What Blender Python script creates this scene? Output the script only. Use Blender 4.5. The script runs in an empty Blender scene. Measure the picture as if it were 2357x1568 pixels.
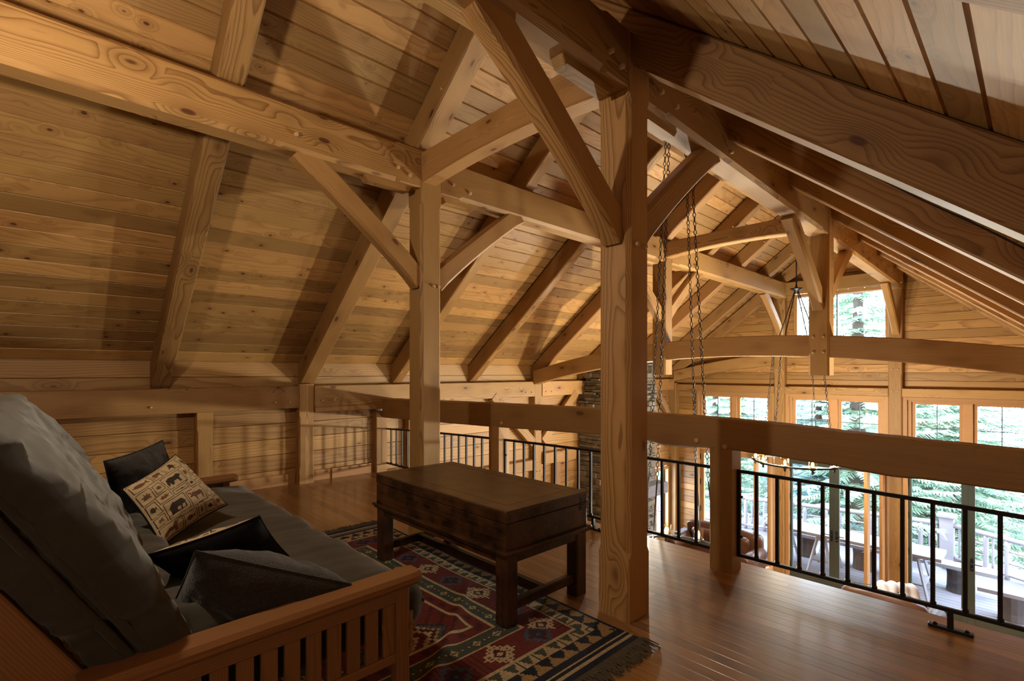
import bpy, bmesh, math, random
from mathutils import Vector, Matrix, noise
R = random.Random(7)
SC = bpy.context.scene
COL = SC.collection
SC.unit_settings.scale_length = 0.83
V = Vector

# ------------------------------------------------------------------ node helpers
def mat_new(name):
    m = bpy.data.materials.new(name); m.use_nodes = True
    nt = m.node_tree
    for n in list(nt.nodes): nt.nodes.remove(n)
    o = nt.nodes.new('ShaderNodeOutputMaterial')
    b = nt.nodes.new('ShaderNodeBsdfPrincipled')
    nt.links.new(b.outputs[0], o.inputs[0])
    return m, nt, b
def nd(nt, t, **kw):
    n = nt.nodes.new(t)
    for k, v in kw.items():
        if k.startswith('_'):
            setattr(n, k[1:], v)
        else:
            n.inputs[k if not k.isdigit() else int(k)].default_value = v
    return n
def mth(nt, op, a, b=None, c=None, clamp=False):
    n = nt.nodes.new('ShaderNodeMath'); n.operation = op; n.use_clamp = clamp
    for i, x in enumerate((a, b, c)):
        if x is None: continue
        if isinstance(x, (int, float)): n.inputs[i].default_value = x
        else: nt.links.new(x, n.inputs[i])
    return n.outputs[0]
def mix(nt, fac, a, b, mode='MIX'):
    n = nt.nodes.new('ShaderNodeMix'); n.data_type = 'RGBA'; n.blend_type = mode
    for sock, x in ((n.inputs[0], fac), (n.inputs[6], a), (n.inputs[7], b)):
        if isinstance(x, (int, float)): sock.default_value = x
        elif isinstance(x, tuple): sock.default_value = (x[0], x[1], x[2], 1)
        else: nt.links.new(x, sock)
    return n.outputs[2]
def comb(nt, x, y, z):
    n = nt.nodes.new('ShaderNodeCombineXYZ')
    for i, v in enumerate((x, y, z)):
        if isinstance(v, (int, float)): n.inputs[i].default_value = v
        else: nt.links.new(v, n.inputs[i])
    return n.outputs[0]
def sep(nt, v):
    n = nt.nodes.new('ShaderNodeSeparateXYZ'); nt.links.new(v, n.inputs[0]); return n.outputs
def rng(nt, x, a, b, c=0.0, d=1.0, smooth=True):
    n = nt.nodes.new('ShaderNodeMapRange')
    n.interpolation_type = 'SMOOTHSTEP' if smooth else 'LINEAR'
    nt.links.new(x, n.inputs[0])
    for i, v in enumerate((a, b, c, d)): n.inputs[i + 1].default_value = v
    return n.outputs[0]
def noise_n(nt, vec, scale=1.0, detail=2.0, rough=.5, out=0):
    n = nt.nodes.new('ShaderNodeTexNoise'); n.inputs['Scale'].default_value = scale
    n.inputs['Detail'].default_value = detail; n.inputs['Roughness'].default_value = rough
    nt.links.new(vec, n.inputs['Vector']); return n.outputs[out]
def bump(nt, b, h, strength=.2, dist=.003):
    n = nt.nodes.new('ShaderNodeBump'); n.inputs['Strength'].default_value = strength
    n.inputs['Distance'].default_value = dist
    nt.links.new(h, n.inputs['Height']); nt.links.new(n.outputs[0], b.inputs['Normal'])

def wood_core(nt, x, y, z, rnd, light, dark, knot=(.10, .035, .012), freq=55, knots=1.0, vary=.35, ks=(2.2, 5.4), keep=.30, bigw=.42, kr=1.2, rs=1.0):
    """grain along x (metres); y, z across; rnd 0..1 per piece. Returns colour and height."""
    ox = mth(nt, 'MULTIPLY', rnd, 71.3)
    oy = mth(nt, 'SUBTRACT', mth(nt, 'FRACT', mth(nt, 'MULTIPLY', rnd, 13.7)), .5)
    oz = mth(nt, 'SUBTRACT', mth(nt, 'FRACT', mth(nt, 'MULTIPLY', rnd, 29.1)), .5)
    xx = mth(nt, 'ADD', x, ox)
    # knots
    kv = comb(nt, mth(nt, 'MULTIPLY', xx, ks[0]), mth(nt, 'MULTIPLY', y, ks[1]), mth(nt, 'MULTIPLY', z, ks[1]))
    vo = nt.nodes.new('ShaderNodeTexVoronoi'); vo.inputs['Scale'].default_value = 1.0
    vo.inputs['Randomness'].default_value = 1.0
    nt.links.new(kv, vo.inputs['Vector'])
    d = vo.outputs['Distance']
    kp = rng(nt, sep(nt, vo.outputs['Color'])[0], keep, keep + .02, 0, 1)
    kd = mth(nt, 'DIVIDE', d, kr)
    swirl = mth(nt, 'MULTIPLY', rng(nt, kd, .42, .05, 0, 1), kp)
    kmask = mth(nt, 'MULTIPLY', mth(nt, 'MULTIPLY', rng(nt, kd, .105, .06, 0, 1), knots), kp, None, True)
    wv = comb(nt, mth(nt, 'MULTIPLY', xx, .55), mth(nt, 'MULTIPLY', y, 2.2), mth(nt, 'MULTIPLY', z, 2.2))
    wob = mth(nt, 'MULTIPLY', mth(nt, 'SUBTRACT', noise_n(nt, wv, 1.0, 2.0), .5), .075)
    wv2 = comb(nt, mth(nt, 'MULTIPLY', xx, 3.0), mth(nt, 'MULTIPLY', y, 9), mth(nt, 'MULTIPLY', z, 9))
    wob2 = mth(nt, 'MULTIPLY', mth(nt, 'SUBTRACT', noise_n(nt, wv2, 1.0, 1.0), .5), .012)
    py = mth(nt, 'ADD', y, mth(nt, 'MULTIPLY', oy, .6)); pz = mth(nt, 'ADD', z, mth(nt, 'MULTIPLY', oz, .6))
    rr = mth(nt, 'SQRT', mth(nt, 'ADD', mth(nt, 'MULTIPLY', py, py), mth(nt, 'MULTIPLY', pz, pz)))
    rr = mth(nt, 'ADD', rr, mth(nt, 'ADD', wob, wob2))
    rr = mth(nt, 'ADD', rr, mth(nt, 'MULTIPLY', swirl, .15 / ks[1] * min(knots, 1.0)))
    saw = mth(nt, 'FRACT', mth(nt, 'MULTIPLY', rr, freq))
    ring = mth(nt, 'POWER', saw, 3.0)
    ring = mth(nt, 'MULTIPLY', ring, rng(nt, saw, 1.0, .9, 0, 1))
    fib = noise_n(nt, comb(nt, mth(nt, 'MULTIPLY', xx, 4), mth(nt, 'MULTIPLY', y, 160), mth(nt, 'MULTIPLY', z, 160)), 1.0, 2.0)
    big = noise_n(nt, comb(nt, mth(nt, 'MULTIPLY', xx, .8), mth(nt, 'MULTIPLY', y, 5), mth(nt, 'MULTIPLY', z, 5)), 1.0, 3.0)
    fac = mth(nt, 'ADD', mth(nt, 'MULTIPLY', ring, rs), mth(nt, 'MULTIPLY', mth(nt, 'SUBTRACT', big, .38), bigw))
    fac = mth(nt, 'ADD', fac, mth(nt, 'MULTIPLY', mth(nt, 'SUBTRACT', fib, .5), .55), None, True)
    c = mix(nt, fac, light, dark)
    c = mix(nt, mth(nt, 'MULTIPLY', swirl, .35 * min(knots, 1.0)), c, tuple(v * .8 for v in dark))
    c = mix(nt, kmask, c, knot)
    r2 = mth(nt, 'FRACT', mth(nt, 'MULTIPLY', rnd, 7.77))
    val = mth(nt, 'ADD', 1 - vary * .6, mth(nt, 'MULTIPLY', r2, vary))
    hs = nt.nodes.new('ShaderNodeHueSaturation')
    nt.links.new(c, hs.inputs['Color']); nt.links.new(val, hs.inputs['Value'])
    nt.links.new(mth(nt, 'ADD', .496, mth(nt, 'MULTIPLY', rnd, .007)), hs.inputs['Hue'])
    hgt = mth(nt, 'SUBTRACT', mth(nt, 'MULTIPLY', fib, .6), mth(nt, 'ADD', mth(nt, 'MULTIPLY', ring, .4), mth(nt, 'MULTIPLY', kmask, .4)))
    return hs.outputs[0], hgt

FIR_L, FIR_D = (.42, .238, .084), (.165, .069, .019)
def timber_mat(name, light=FIR_L, dark=FIR_D, freq=115, rough=.55, knots=1.0, vary=.35, bs=.3):
    m, nt, b = mat_new(name)
    tc = nt.nodes.new('ShaderNodeTexCoord'); oi = nt.nodes.new('ShaderNodeObjectInfo')
    x, y, z = sep(nt, tc.outputs['Object'])
    c, h = wood_core(nt, x, y, z, oi.outputs['Random'], light, dark, freq=freq, knots=knots, vary=vary)
    nt.links.new(c, b.inputs['Base Color']); b.inputs['Roughness'].default_value = rough
    b.inputs['Specular IOR Level'].default_value = .35
    bump(nt, b, h, bs, .002)
    return m
def plank_mat(name, axis_len, axis_acr, w, off=0.0, light=FIR_L, dark=FIR_D, freq=60, rough=.5, knots=1.2, vary=.5, joint=0, ks=(3.0, 7.0), keep=.45, bigw=.35, kr=1.0, rs=.85):
    """boards: grain along object axis axis_len, board index from object axis axis_acr"""
    m, nt, b = mat_new(name)
    tc = nt.nodes.new('ShaderNodeTexCoord')
    s = sep(nt, tc.outputs['Object'])
    u = s['XYZ'.index(axis_len)]; v = s['XYZ'.index(axis_acr)]
    vv = mth(nt, 'DIVIDE', mth(nt, 'SUBTRACT', v, off), w)
    idx = mth(nt, 'FLOOR', vv)
    if joint:
        wn0 = nt.nodes.new('ShaderNodeTexWhiteNoise'); wn0.noise_dimensions = '1D'; nt.links.new(idx, wn0.inputs['W'])
        uu = mth(nt, 'ADD', mth(nt, 'DIVIDE', u, joint), mth(nt, 'MULTIPLY', wn0.outputs[0], 9.0))
        idx2 = mth(nt, 'ADD', mth(nt, 'MULTIPLY', idx, 17.31), mth(nt, 'MULTIPLY', mth(nt, 'FLOOR', uu), 5.37))
    else: idx2 = idx
    wn = nt.nodes.new('ShaderNodeTexWhiteNoise'); wn.noise_dimensions = '1D'; nt.links.new(idx2, wn.inputs['W'])
    loc = mth(nt, 'MULTIPLY', mth(nt, 'SUBTRACT', mth(nt, 'FRACT', vv), .5), w)
    c, h = wood_core(nt, u, loc, mth(nt, 'ADD', mth(nt, 'MULTIPLY', mth(nt,'FRACT', mth(nt,'MULTIPLY', wn.outputs[0], 91.7)), 2.0), .03), wn.outputs[0], light, dark, freq=freq, knots=knots, vary=vary, ks=ks, keep=keep, bigw=bigw, kr=kr, rs=rs)
    nt.links.new(c, b.inputs['Base Color']); b.inputs['Roughness'].default_value = rough
    b.inputs['Specular IOR Level'].default_value = .4
    bump(nt, b, h, .2, .002)
    return m
def plain(name, col, rough=.6, metal=0.0, spec=.5, bumpscale=0, bstr=.2, var=0.0, vscale=8, sheen=0, coat=0):
    m, nt, b = mat_new(name)
    b.inputs['Roughness'].default_value = rough; b.inputs['Metallic'].default_value = metal
    b.inputs['Specular IOR Level'].default_value = spec
    tc = nt.nodes.new('ShaderNodeTexCoord')
    n = noise_n(nt, tc.outputs['Object'], vscale, 4.0)
    lo = tuple(max(0, v * (1 - var)) for v in col); hi = tuple(min(1, v * (1 + var)) for v in col)
    nt.links.new(mix(nt, n, lo, hi), b.inputs['Base Color'])
    if bumpscale:
        bump(nt, b, noise_n(nt, tc.outputs['Object'], bumpscale, 3.0), bstr, .004)
    if sheen: b.inputs['Sheen Weight'].default_value = sheen
    if coat: b.inputs['Coat Weight'].default_value = coat
    return m
def attr_mat(name, rough=.9, bscale=600, bstr=.3, spec=.2):
    m, nt, b = mat_new(name)
    a = nt.nodes.new('ShaderNodeAttribute'); a.attribute_name = 'Col'
    tc = nt.nodes.new('ShaderNodeTexCoord')
    n = noise_n(nt, tc.outputs['Object'], 130, 2.0)
    c = mix(nt, .55, a.outputs['Color'], mix(nt, n, (.55, .55, .55), (1.35, 1.35, 1.35)), 'MULTIPLY')
    nt.links.new(c, b.inputs['Base Color']); b.inputs['Roughness'].default_value = rough
    b.inputs['Specular IOR Level'].default_value = spec
    bump(nt, b, noise_n(nt, tc.outputs['Object'], bscale, 2.0), bstr, .003)
    return m
def emit(name, col, s):
    m, nt, b = mat_new(name)
    b.inputs['Base Color'].default_value = (*col, 1)
    b.inputs['Emission Color'].default_value = (*col, 1); b.inputs['Emission Strength'].default_value = s
    return m
def glass_mat(name, tint=(1, 1, 1), refl=.06):
    m = bpy.data.materials.new(name); m.use_nodes = True; nt = m.node_tree
    for n in list(nt.nodes): nt.nodes.remove(n)
    o = nt.nodes.new('ShaderNodeOutputMaterial'); t = nt.nodes.new('ShaderNodeBsdfTransparent')
    t.inputs[0].default_value = (*tint, 1)
    g = nt.nodes.new('ShaderNodeBsdfGlossy'); g.inputs['Roughness'].default_value = .02
    mx = nt.nodes.new('ShaderNodeMixShader'); mx.inputs[0].default_value = refl
    nt.links.new(t.outputs[0], mx.inputs[1]); nt.links.new(g.outputs[0], mx.inputs[2]); nt.links.new(mx.outputs[0], o.inputs[0])
    return m

M = {}
M['timber'] = timber_mat('fir timber')
M['rafter'] = timber_mat('fir rafter', (.37, .20, .070), (.155, .064, .018))
M['peg'] = plain('oak peg', (.52, .36, .18), .6)
M['ceil'] = plank_mat('ceiling boards', 'Y', 'X', .165, 0, (.43, .243, .086), (.20, .091, .027), freq=120, knots=1.0, vary=.6, ks=(6.0, 9.5), keep=.50, kr=1.3, rs=.6)
M['floor'] = plank_mat('fir floor', 'X', 'Y', .082, 0, (.31, .160, .060), (.19, .085, .028), freq=90, rough=.34, knots=.25, vary=.55, joint=2.6)
_b = M['floor'].node_tree.nodes['Principled BSDF']; _b.inputs['Coat Weight'].default_value = .55; _b.inputs['Coat Roughness'].default_value = .16
M['lowfloor'] = plank_mat('lower floor', 'Y', 'X', .09, 0, (.42, .22, .09), (.25, .11, .04), freq=90, rough=.3, knots=.2, vary=.35, joint=2.6)
M['siding_y'] = plank_mat('siding along wall', 'Y', 'Z', .205, 0, (.45, .255, .092), (.22, .10, .029), freq=75, knots=1.0, vary=.35, ks=(1.8, 4.5), keep=.3)
M['siding_x'] = plank_mat('siding along gable', 'X', 'Z', .165, 0, (.44, .24, .078), (.21, .092, .024), freq=75, knots=1.0, vary=.45, ks=(1.8, 4.5), keep=.3)
M['trim'] = timber_mat('fir trim', (.50, .275, .11), (.34, .16, .055), freq=110, knots=.2)
M['iron'] = plain('dark iron', (.018, .017, .018), .42, .6, .5)
M['steel'] = plain('brushed steel', (.55, .55, .56), .3, 1.0)
M['green'] = plain('grey green clad frame', (.050, .066, .060), .35)
M['glass'] = glass_mat('pane glass', (.985, .99, 1.0), .05)
M['cup'] = glass_mat('amber cup glass', (1, .93, .78), .10)
M['bulb'] = emit('lit bulb', (1, .78, .42), 9.0)
def old_wood(name, light, dark, rough):
    m, nt, b = mat_new(name)
    tc = nt.nodes.new('ShaderNodeTexCoord'); x, y, z = sep(nt, tc.outputs['Object'])
    st = noise_n(nt, comb(nt, mth(nt, 'MULTIPLY', x, 2.2), mth(nt, 'MULTIPLY', y, 38), mth(nt, 'MULTIPLY', z, 38)), 1.0, 5.0, .65)
    bl = noise_n(nt, tc.outputs['Object'], 5.5, 4.0, .6)
    f = mth(nt, 'ADD', mth(nt, 'MULTIPLY', rng(nt, st, .3, .7), .45), mth(nt, 'MULTIPLY', rng(nt, bl, .35, .65), .65), None, True)
    nt.links.new(mix(nt, f, light, dark), b.inputs['Base Color']); b.inputs['Roughness'].default_value = rough
    b.inputs['Specular IOR Level'].default_value = .45
    bump(nt, b, mth(nt, 'ADD', st, bl), .35, .003)
    return m
M['trunk'] = old_wood('dark old mahogany', (.080, .032, .012), (.008, .004, .0025), .33)
M['trunktop'] = old_wood('worn brown top', (.10, .054, .025), (.034, .017, .009), .30)
M['brass'] = plain('dark hinge', (.05, .045, .04), .4, .7)
M['futonwood'] = timber_mat('oiled hardwood', (.215, .100, .038), (.135, .057, .020), freq=150, rough=.34, knots=0.0, vary=.15, bs=.1)
M['suede'] = plain('grey olive suede', (.039, .033, .024), .95, 0, .12, 300, .25, .35, 4, sheen=.2)
M['blackvel'] = plain('black velvet', (.006, .0055, .006), .9, 0, .10, 200, .2, .3, 6)
M['chenille'] = plain('charcoal chenille', (.026, .021, .018), .97, 0, .1, 170, .9, .7, 110, sheen=.18)
M['darkfur'] = plain('dark brown plush', (.014, .010, .008), .95, 0, .1, 120, .8, .7, 40, sheen=.12)
M['print'] = attr_mat('printed cotton', .85, 500, .15)
M['kilim'] = attr_mat('woven wool', .97, 260, .5, .1)
M['fringe'] = plain('grey wool fringe', (.085, .068, .047), .95, 0, .1, 0, 0, .4, 30)
M['leather'] = plain('cognac leather', (.085, .032, .014), .36, 0, .4, 90, .25, .5, 3)
M['whiteblanket'] = plain('pale quilt', (.55, .53, .60), .6, 0, .4, 30, .4, .2, 6)
M['stone1'] = plain('ledge stone', (.20, .175, .14), .85, 0, .3, 14, .9, .8, 6)
M['deck'] = plank_mat('weathered deck', 'X', 'Y', .17, 0, (.13, .125, .14), (.085, .08, .092), freq=60, rough=.6, knots=.4, vary=.2)
M['oldwood'] = timber_mat('silvered wood', (.20, .19, .20), (.11, .10, .105), freq=80, knots=.4, vary=.15)
M['railwood'] = timber_mat('peeled log', (.21, .19, .20), (.14, .125, .13), freq=70, knots=.2, vary=.1)
M['stump'] = plain('bark stump', (.040, .036, .036), .9, 0, .2, 20, .8, .5, 9)
M['bark'] = plain('fir bark', (.085, .065, .05), .95, 0, .2, 14, .8, .5, 6)
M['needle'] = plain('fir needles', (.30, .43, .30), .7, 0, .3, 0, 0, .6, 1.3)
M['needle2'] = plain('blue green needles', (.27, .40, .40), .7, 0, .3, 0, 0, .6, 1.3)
M['ground'] = plain('forest ground', (.10, .11, .06), .95, 0, .2, 3, .5, .5, 2)

# ------------------------------------------------------------------ mesh helpers
def link(o, parent=None):
    COL.objects.link(o)
    if parent: o.parent = parent
    return o
def obj(name, verts, faces, m, parent=None, smooth=False, loc=None):
    me = bpy.data.meshes.new(name); me.from_pydata([tuple(v) for v in verts], [], faces); me.update()
    if smooth: me.polygons.foreach_set('use_smooth', [True] * len(me.polygons))
    ms = m if isinstance(m, (list, tuple)) else [m]
    for x in ms: me.materials.append(x)
    o = bpy.data.objects.new(name, me); link(o, parent)
    if loc is not None: o.location = loc
    return o
def tag(o, label=None, cat=None, group=None, kind=None):
    if label: o['label'] = label
    if cat: o['category'] = cat
    if group: o['group'] = group
    if kind: o['kind'] = kind
    return o
def empty(name, loc, label, cat, group=None, rz=0):
    o = bpy.data.objects.new(name, None); COL.objects.link(o); o.location = loc; o.rotation_euler.z = rz
    o.empty_display_size = .1
    return tag(o, label, cat, group)
class MB:
    def __init__(s): s.v = []; s.f = []
    def add(s, vs, fs):
        b = len(s.v); s.v += [V(v) for v in vs]; s.f += [tuple(i + b for i in f) for f in fs]
    def box(s, x0, x1, y0, y1, z0, z1, c=0.0, mtx=None):
        if c <= 0:
            vs = [V((x, y, z)) for x in (x0, x1) for y in (y0, y1) for z in (z0, z1)]
            fs = [(0, 1, 3, 2), (4, 6, 7, 5), (0, 4, 5, 1), (2, 3, 7, 6), (0, 2, 6, 4), (1, 5, 7, 3)]
        else:
            vs = []; ids = {}
            bm = bmesh.new(); bmesh.ops.create_cube(bm, size=1)
            for v in bm.verts:
                v.co = V(((x0 + x1) / 2 + v.co.x * (x1 - x0), (y0 + y1) / 2 + v.co.y * (y1 - y0), (z0 + z1) / 2 + v.co.z * (z1 - z0)))
            bmesh.ops.bevel(bm, geom=list(bm.edges), offset=c, segments=2, affect='EDGES', profile=.5)
            bm.verts.ensure_lookup_table()
            vs = [v.co.copy() for v in bm.verts]; fs = [tuple(v.index for v in f.verts) for f in bm.faces]; bm.free()
        if mtx is not None: vs = [mtx @ v for v in vs]
        s.add(vs, fs)
    def tube(s, pts, r, n=8, cap=True):
        pts = [V(p) for p in pts]; k = len(pts); vs = []; fs = []
        rs = r if isinstance(r, (list, tuple)) else [r] * k
        up = None
        for i, p in enumerate(pts):
            t = (pts[min(i + 1, k - 1)] - pts[max(i - 1, 0)]).normalized()
            if up is None:
                up = V((0, 0, 1)) if abs(t.z) < .9 else V((1, 0, 0))
            a = up - t * up.dot(t)
            a = a.normalized() if a.length > 1e-5 else t.orthogonal().normalized()
            up = a; b = t.cross(a)
            for j in range(n):
                g = 2 * math.pi * j / n
                vs.append(p + (a * math.cos(g) + b * math.sin(g)) * rs[i])
        for i in range(k - 1):
            for j in range(n):
                fs.append((i * n + j, i * n + (j + 1) % n, (i + 1) * n + (j + 1) % n, (i + 1) * n + j))
        if cap: fs += [tuple(range(n))[::-1], tuple((k - 1) * n + j for j in range(n))]
        s.add(vs, fs)
    def lathe(s, prof, c=(0, 0, 0), n=16):
        vs = []; fs = []; k = len(prof)
        for r, z in prof:
            for j in range(n):
                g = 2 * math.pi * j / n; vs.append((c[0] + r * math.cos(g), c[1] + r * math.sin(g), c[2] + z))
        for i in range(k - 1):
            for j in range(n): fs.append((i * n + j, i * n + (j + 1) % n, (i + 1) * n + (j + 1) % n, (i + 1) * n + j))
        if prof[0][0] > 1e-4: fs.append(tuple(range(n))[::-1])
        if prof[-1][0] > 1e-4: fs.append(tuple((k - 1) * n + j for j in range(n)))
        s.add(vs, fs)
    def torus(s, c, R0, r, mtx=None, n=12, m=5, sx=1.0):
        vs = []; fs = []
        for i in range(n):
            a = 2 * math.pi * i / n
            for j in range(m):
                b = 2 * math.pi * j / m
                p = V(((R0 + r * math.cos(b)) * math.cos(a), (R0 * sx + r * math.cos(b)) * math.sin(a), r * math.sin(b)))
                if mtx is not None: p = mtx @ p
                vs.append(p + V(c))
        for i in range(n):
            for j in range(m): fs.append((i * m + j, ((i + 1) % n) * m + j, ((i + 1) % n) * m + (j + 1) % m, i * m + (j + 1) % m))
        s.add(vs, fs)
    def build(s, name, m, parent=None, smooth=False, loc=None):
        return obj(name, s.v, s.f, m, parent, smooth, loc)
def ring8(x, y0, y1, z0, z1, c):
    return [V((x, y0 + c, z0)), V((x, y1 - c, z0)), V((x, y1, z0 + c)), V((x, y1, z1 - c)), V((x, y1 - c, z1)), V((x, y0 + c, z1)), V((x, y0, z1 - c)), V((x, y0, z0 + c))]
def loft(st):
    vs = []; fs = []
    for x, b, c in st: vs += ring8(x, *b, c)
    k = len(st)
    for i in range(k - 1):
        for j in range(8): fs.append((i * 8 + j, i * 8 + (j + 1) % 8, (i + 1) * 8 + (j + 1) % 8, (i + 1) * 8 + j))
    fs += [tuple(range(8))[::-1], tuple((k - 1) * 8 + j for j in range(8))]
    return vs, fs
def axes(p0, p1, up):
    X = (V(p1) - V(p0)).normalized(); up = V(up)
    Y = up.cross(X).normalized(); Z = X.cross(Y)
    m = Matrix(((X.x, Y.x, Z.x, p0[0]), (X.y, Y.y, Z.y, p0[1]), (X.z, Y.z, Z.z, p0[2]), (0, 0, 0, 1)))
    return m
def timber(name, p0, p1, w, h, label, cat, group=None, up=(0, 0, 1), c=.008, stop=None, prof=None, m='timber', parent=None, kind=None):
    """beam of width w (local y) and depth h (local z) along p0->p1; stop=(a,b,C): chamfer C between a and b from the ends"""
    L = (V(p1) - V(p0)).length
    if prof: st = prof(L)
    else:
        B = (-w / 2, w / 2, -h / 2, h / 2)
        if stop:
            a, b, C = stop
            st = [(0, B, c), (a, B, c), (a + .035, B, C), (L - b - .035, B, C), (L - b, B, c), (L, B, c)]
        else: st = [(0, B, c), (L, B, c)]
    vs, fs = loft(st)
    o = obj(name, vs, fs, M[m], parent); o.matrix_world = axes(p0, p1, up)
    if label: tag(o, label, cat, group, kind)
    return o
def peg(parent, lx, ly, lz, axis, r=.014, l=.022):
    """a round wooden peg head standing out of a face of its timber (local coordinates)"""
    mb = MB(); a = V((0, 0, 0)); ax = {'y': V((0, 1, 0)), '-y': V((0, -1, 0)), 'z': V((0, 0, 1)), '-z': V((0, 0, -1)), 'x': V((1, 0, 0))}[axis]
    p = V((lx, ly, lz)); mb.tube([p - ax * .02, p + ax * l * .8, p + ax * l], [r, r, r * .75], 10)
    o = mb.build('peg', M['peg'], parent); return o
def rbox(sx, sy, sz, r, nx, ny, nz, fn=None):
    """rounded box centred on the origin; fn(p, n) -> p shapes it"""
    bm = bmesh.new(); hx, hy, hz = sx / 2, sy / 2, sz / 2
    def face(fu, na, nb):
        g = [[bm.verts.new(fu(i / na * 2 - 1, j / nb * 2 - 1)) for j in range(nb + 1)] for i in range(na + 1)]
        for i in range(na):
            for j in range(nb): bm.faces.new((g[i][j], g[i + 1][j], g[i + 1][j + 1], g[i][j + 1]))
    for s in (1, -1):
        face(lambda a, b: (a * hx, s * b * hy, s * hz), nx, ny)
        face(lambda a, b: (a * hx, -s * hy, s * b * hz), nx, nz)
        face(lambda a, b: (s * hx, a * hy, s * b * hz), ny, nz)
    bmesh.ops.remove_doubles(bm, verts=bm.verts, dist=1e-5)
    for v in bm.verts:
        q = V((max(-hx + r, min(hx - r, v.co.x)), max(-hy + r, min(hy - r, v.co.y)), max(-hz + r, min(hz - r, v.co.z))))
        d = v.co - q
        n = d.normalized() if d.length > 1e-6 else V((0, 0, 1))
        v.co = q + n * r if d.length > 1e-6 else v.co
        if fn: v.co = fn(v.co.copy(), n)
    bmesh.ops.recalc_face_normals(bm, faces=bm.faces)
    vs = [v.co.copy() for v in bm.verts]; bm.verts.index_update(); fs = [tuple(v.index for v in f.verts) for f in bm.faces]; bm.free()
    return vs, fs
def N3(x, y, z): return noise.noise(V((x, y, z)))

# ------------------------------------------------------------------ camera
cam = bpy.data.objects.new('camera', bpy.data.cameras.new('camera')); COL.objects.link(cam)
cam.location = (0, 0, 1.5); cam.rotation_euler = (math.pi / 2, 0, math.radians(46.55))
cam.data.sensor_width = 36; cam.data.lens = 36 * 1150 / 2357; cam.data.shift_y = (856 - 784) / 2357
cam.data.clip_start = .05; SC.camera = cam

# ------------------------------------------------------------------ the shell
ZL = lambda X: 3.55 + .78 * (X + 4.0)          # underside of the left rafters
ZR = lambda X: 3.44 - .82 * (X + 1.8)          # underside of the right rafters
RX, LOW = -2.941, -3.25                        # ridge line, lower floor level
WY0, GY = -3.0, 12.6
def ceiling(name, x0, z0, x1, z1, w=.165):
    d = V((x1 - x0, 0, z1 - z0)); L = d.length; d.normalize(); n = V((0, 1, 0)).cross(d) * (1 if d.x < 0 else -1)
    if n.z < 0: n = -n
    mb = MB(); k = int(L / w) + 1; ya, yb = WY0, GY + .25
    for i in range(k):
        a, b = i * w, min((i + 1) * w, L); g = .009
        pr = [(a, .014), (a + g, 0), (b - g, 0), (b, .014)]
        vs = []
        for y in (ya, yb): vs += [(x, y, z) for x, z in pr]
        mb.add(vs, [(j, j + 1, 5 + j, 4 + j) for j in range(3)])
    mb.box(0, L, ya, yb, .05, .12)
    o = mb.build(name, M['ceil'])
    o.matrix_world = Matrix(((d.x, 0, n.x, x0), (0, 1, 0, 0), (d.z, 0, n.z, z0), (0, 0, 0, 1)))
    return tag(o, kind='structure')
OL, OR = .33, .345
ceiling('ceiling_left', -7.15, ZL(-7.15) + OL, RX, ZL(RX) + OL)
ceiling('ceiling_right', 1.15, ZR(1.15) + OR, RX, ZR(RX) + OR)
def siding(name, axis, at, nrm, z0, z1, h, spans, m):
    mb = MB(); i0 = math.floor(z0 / h + 1e-6); z = i0 * h
    while z < z1 - 1e-4:
        a, b = max(z, z0), min(z + h, z1); g = .005
        pr = [(a, .016), (a + g, 0), (b - g, 0), (b, .016)]
        for s0, s1 in spans((a + b) / 2, a, b):
            if s1 - s0 < .02: continue
            vs = []
            for u in (s0, s1):
                for zz, dp in pr:
                    q = at - nrm * dp
                    vs.append((q, u, zz) if axis == 'y' else (u, q, zz))
            mb.add(vs, [(j, j + 1, 5 + j, 4 + j) for j in range(3)])
        z += h
    return tag(mb.build(name, m), kind='structure')
def cut(lo, hi, holes):
    out = [(lo, hi)]
    for a, b in holes:
        out = [q for s, t in out for q in ((s, min(t, a)), (max(s, b), t)) if q[1] - q[0] > .01]
    return out
W5 = (11.62, 12.32, -2.80, -1.03)
siding('wall_left', 'y', -6.9, 1, LOW, 1.7, .205, lambda zc, a, b: cut(WY0, GY + .2, [(W5[0], W5[1])] if W5[2] < zc < W5[3] else []), M['siding_y'])
siding('wall_right', 'y', .82, -1, LOW, 1.6, .205, lambda zc, a, b: [(WY0, GY + .2)], M['siding_y'])
lim = lambda zc: (max(-6.95, (zc - 3.93) / .78 - 4.0), min(.85, (3.83 - zc) / .82 - 1.8))
siding('wall_rear', 'x', WY0, 1, LOW, 4.8, .165, lambda zc, a, b: [lim(zc)] if lim(zc)[1] > lim(zc)[0] else [], M['siding_x'])
BAYS = [(-6.16, -4.25), (-4.02, -2.10), (-1.87, .05)]
GW = (-3.86, -2.10, 1.95, 3.26)
def gspans(zc, a, b):
    l, r = lim(zc)
    if r <= l: return []
    if zc < 1.0: return cut(l, r, BAYS)
    if GW[2] < zc < GW[3]: return cut(l, r, [(GW[0], GW[1])])
    return [(l, r)]
siding('wall_gable', 'x', GY, -1, LOW, 4.75, .165, gspans, M['siding_x'])
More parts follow.
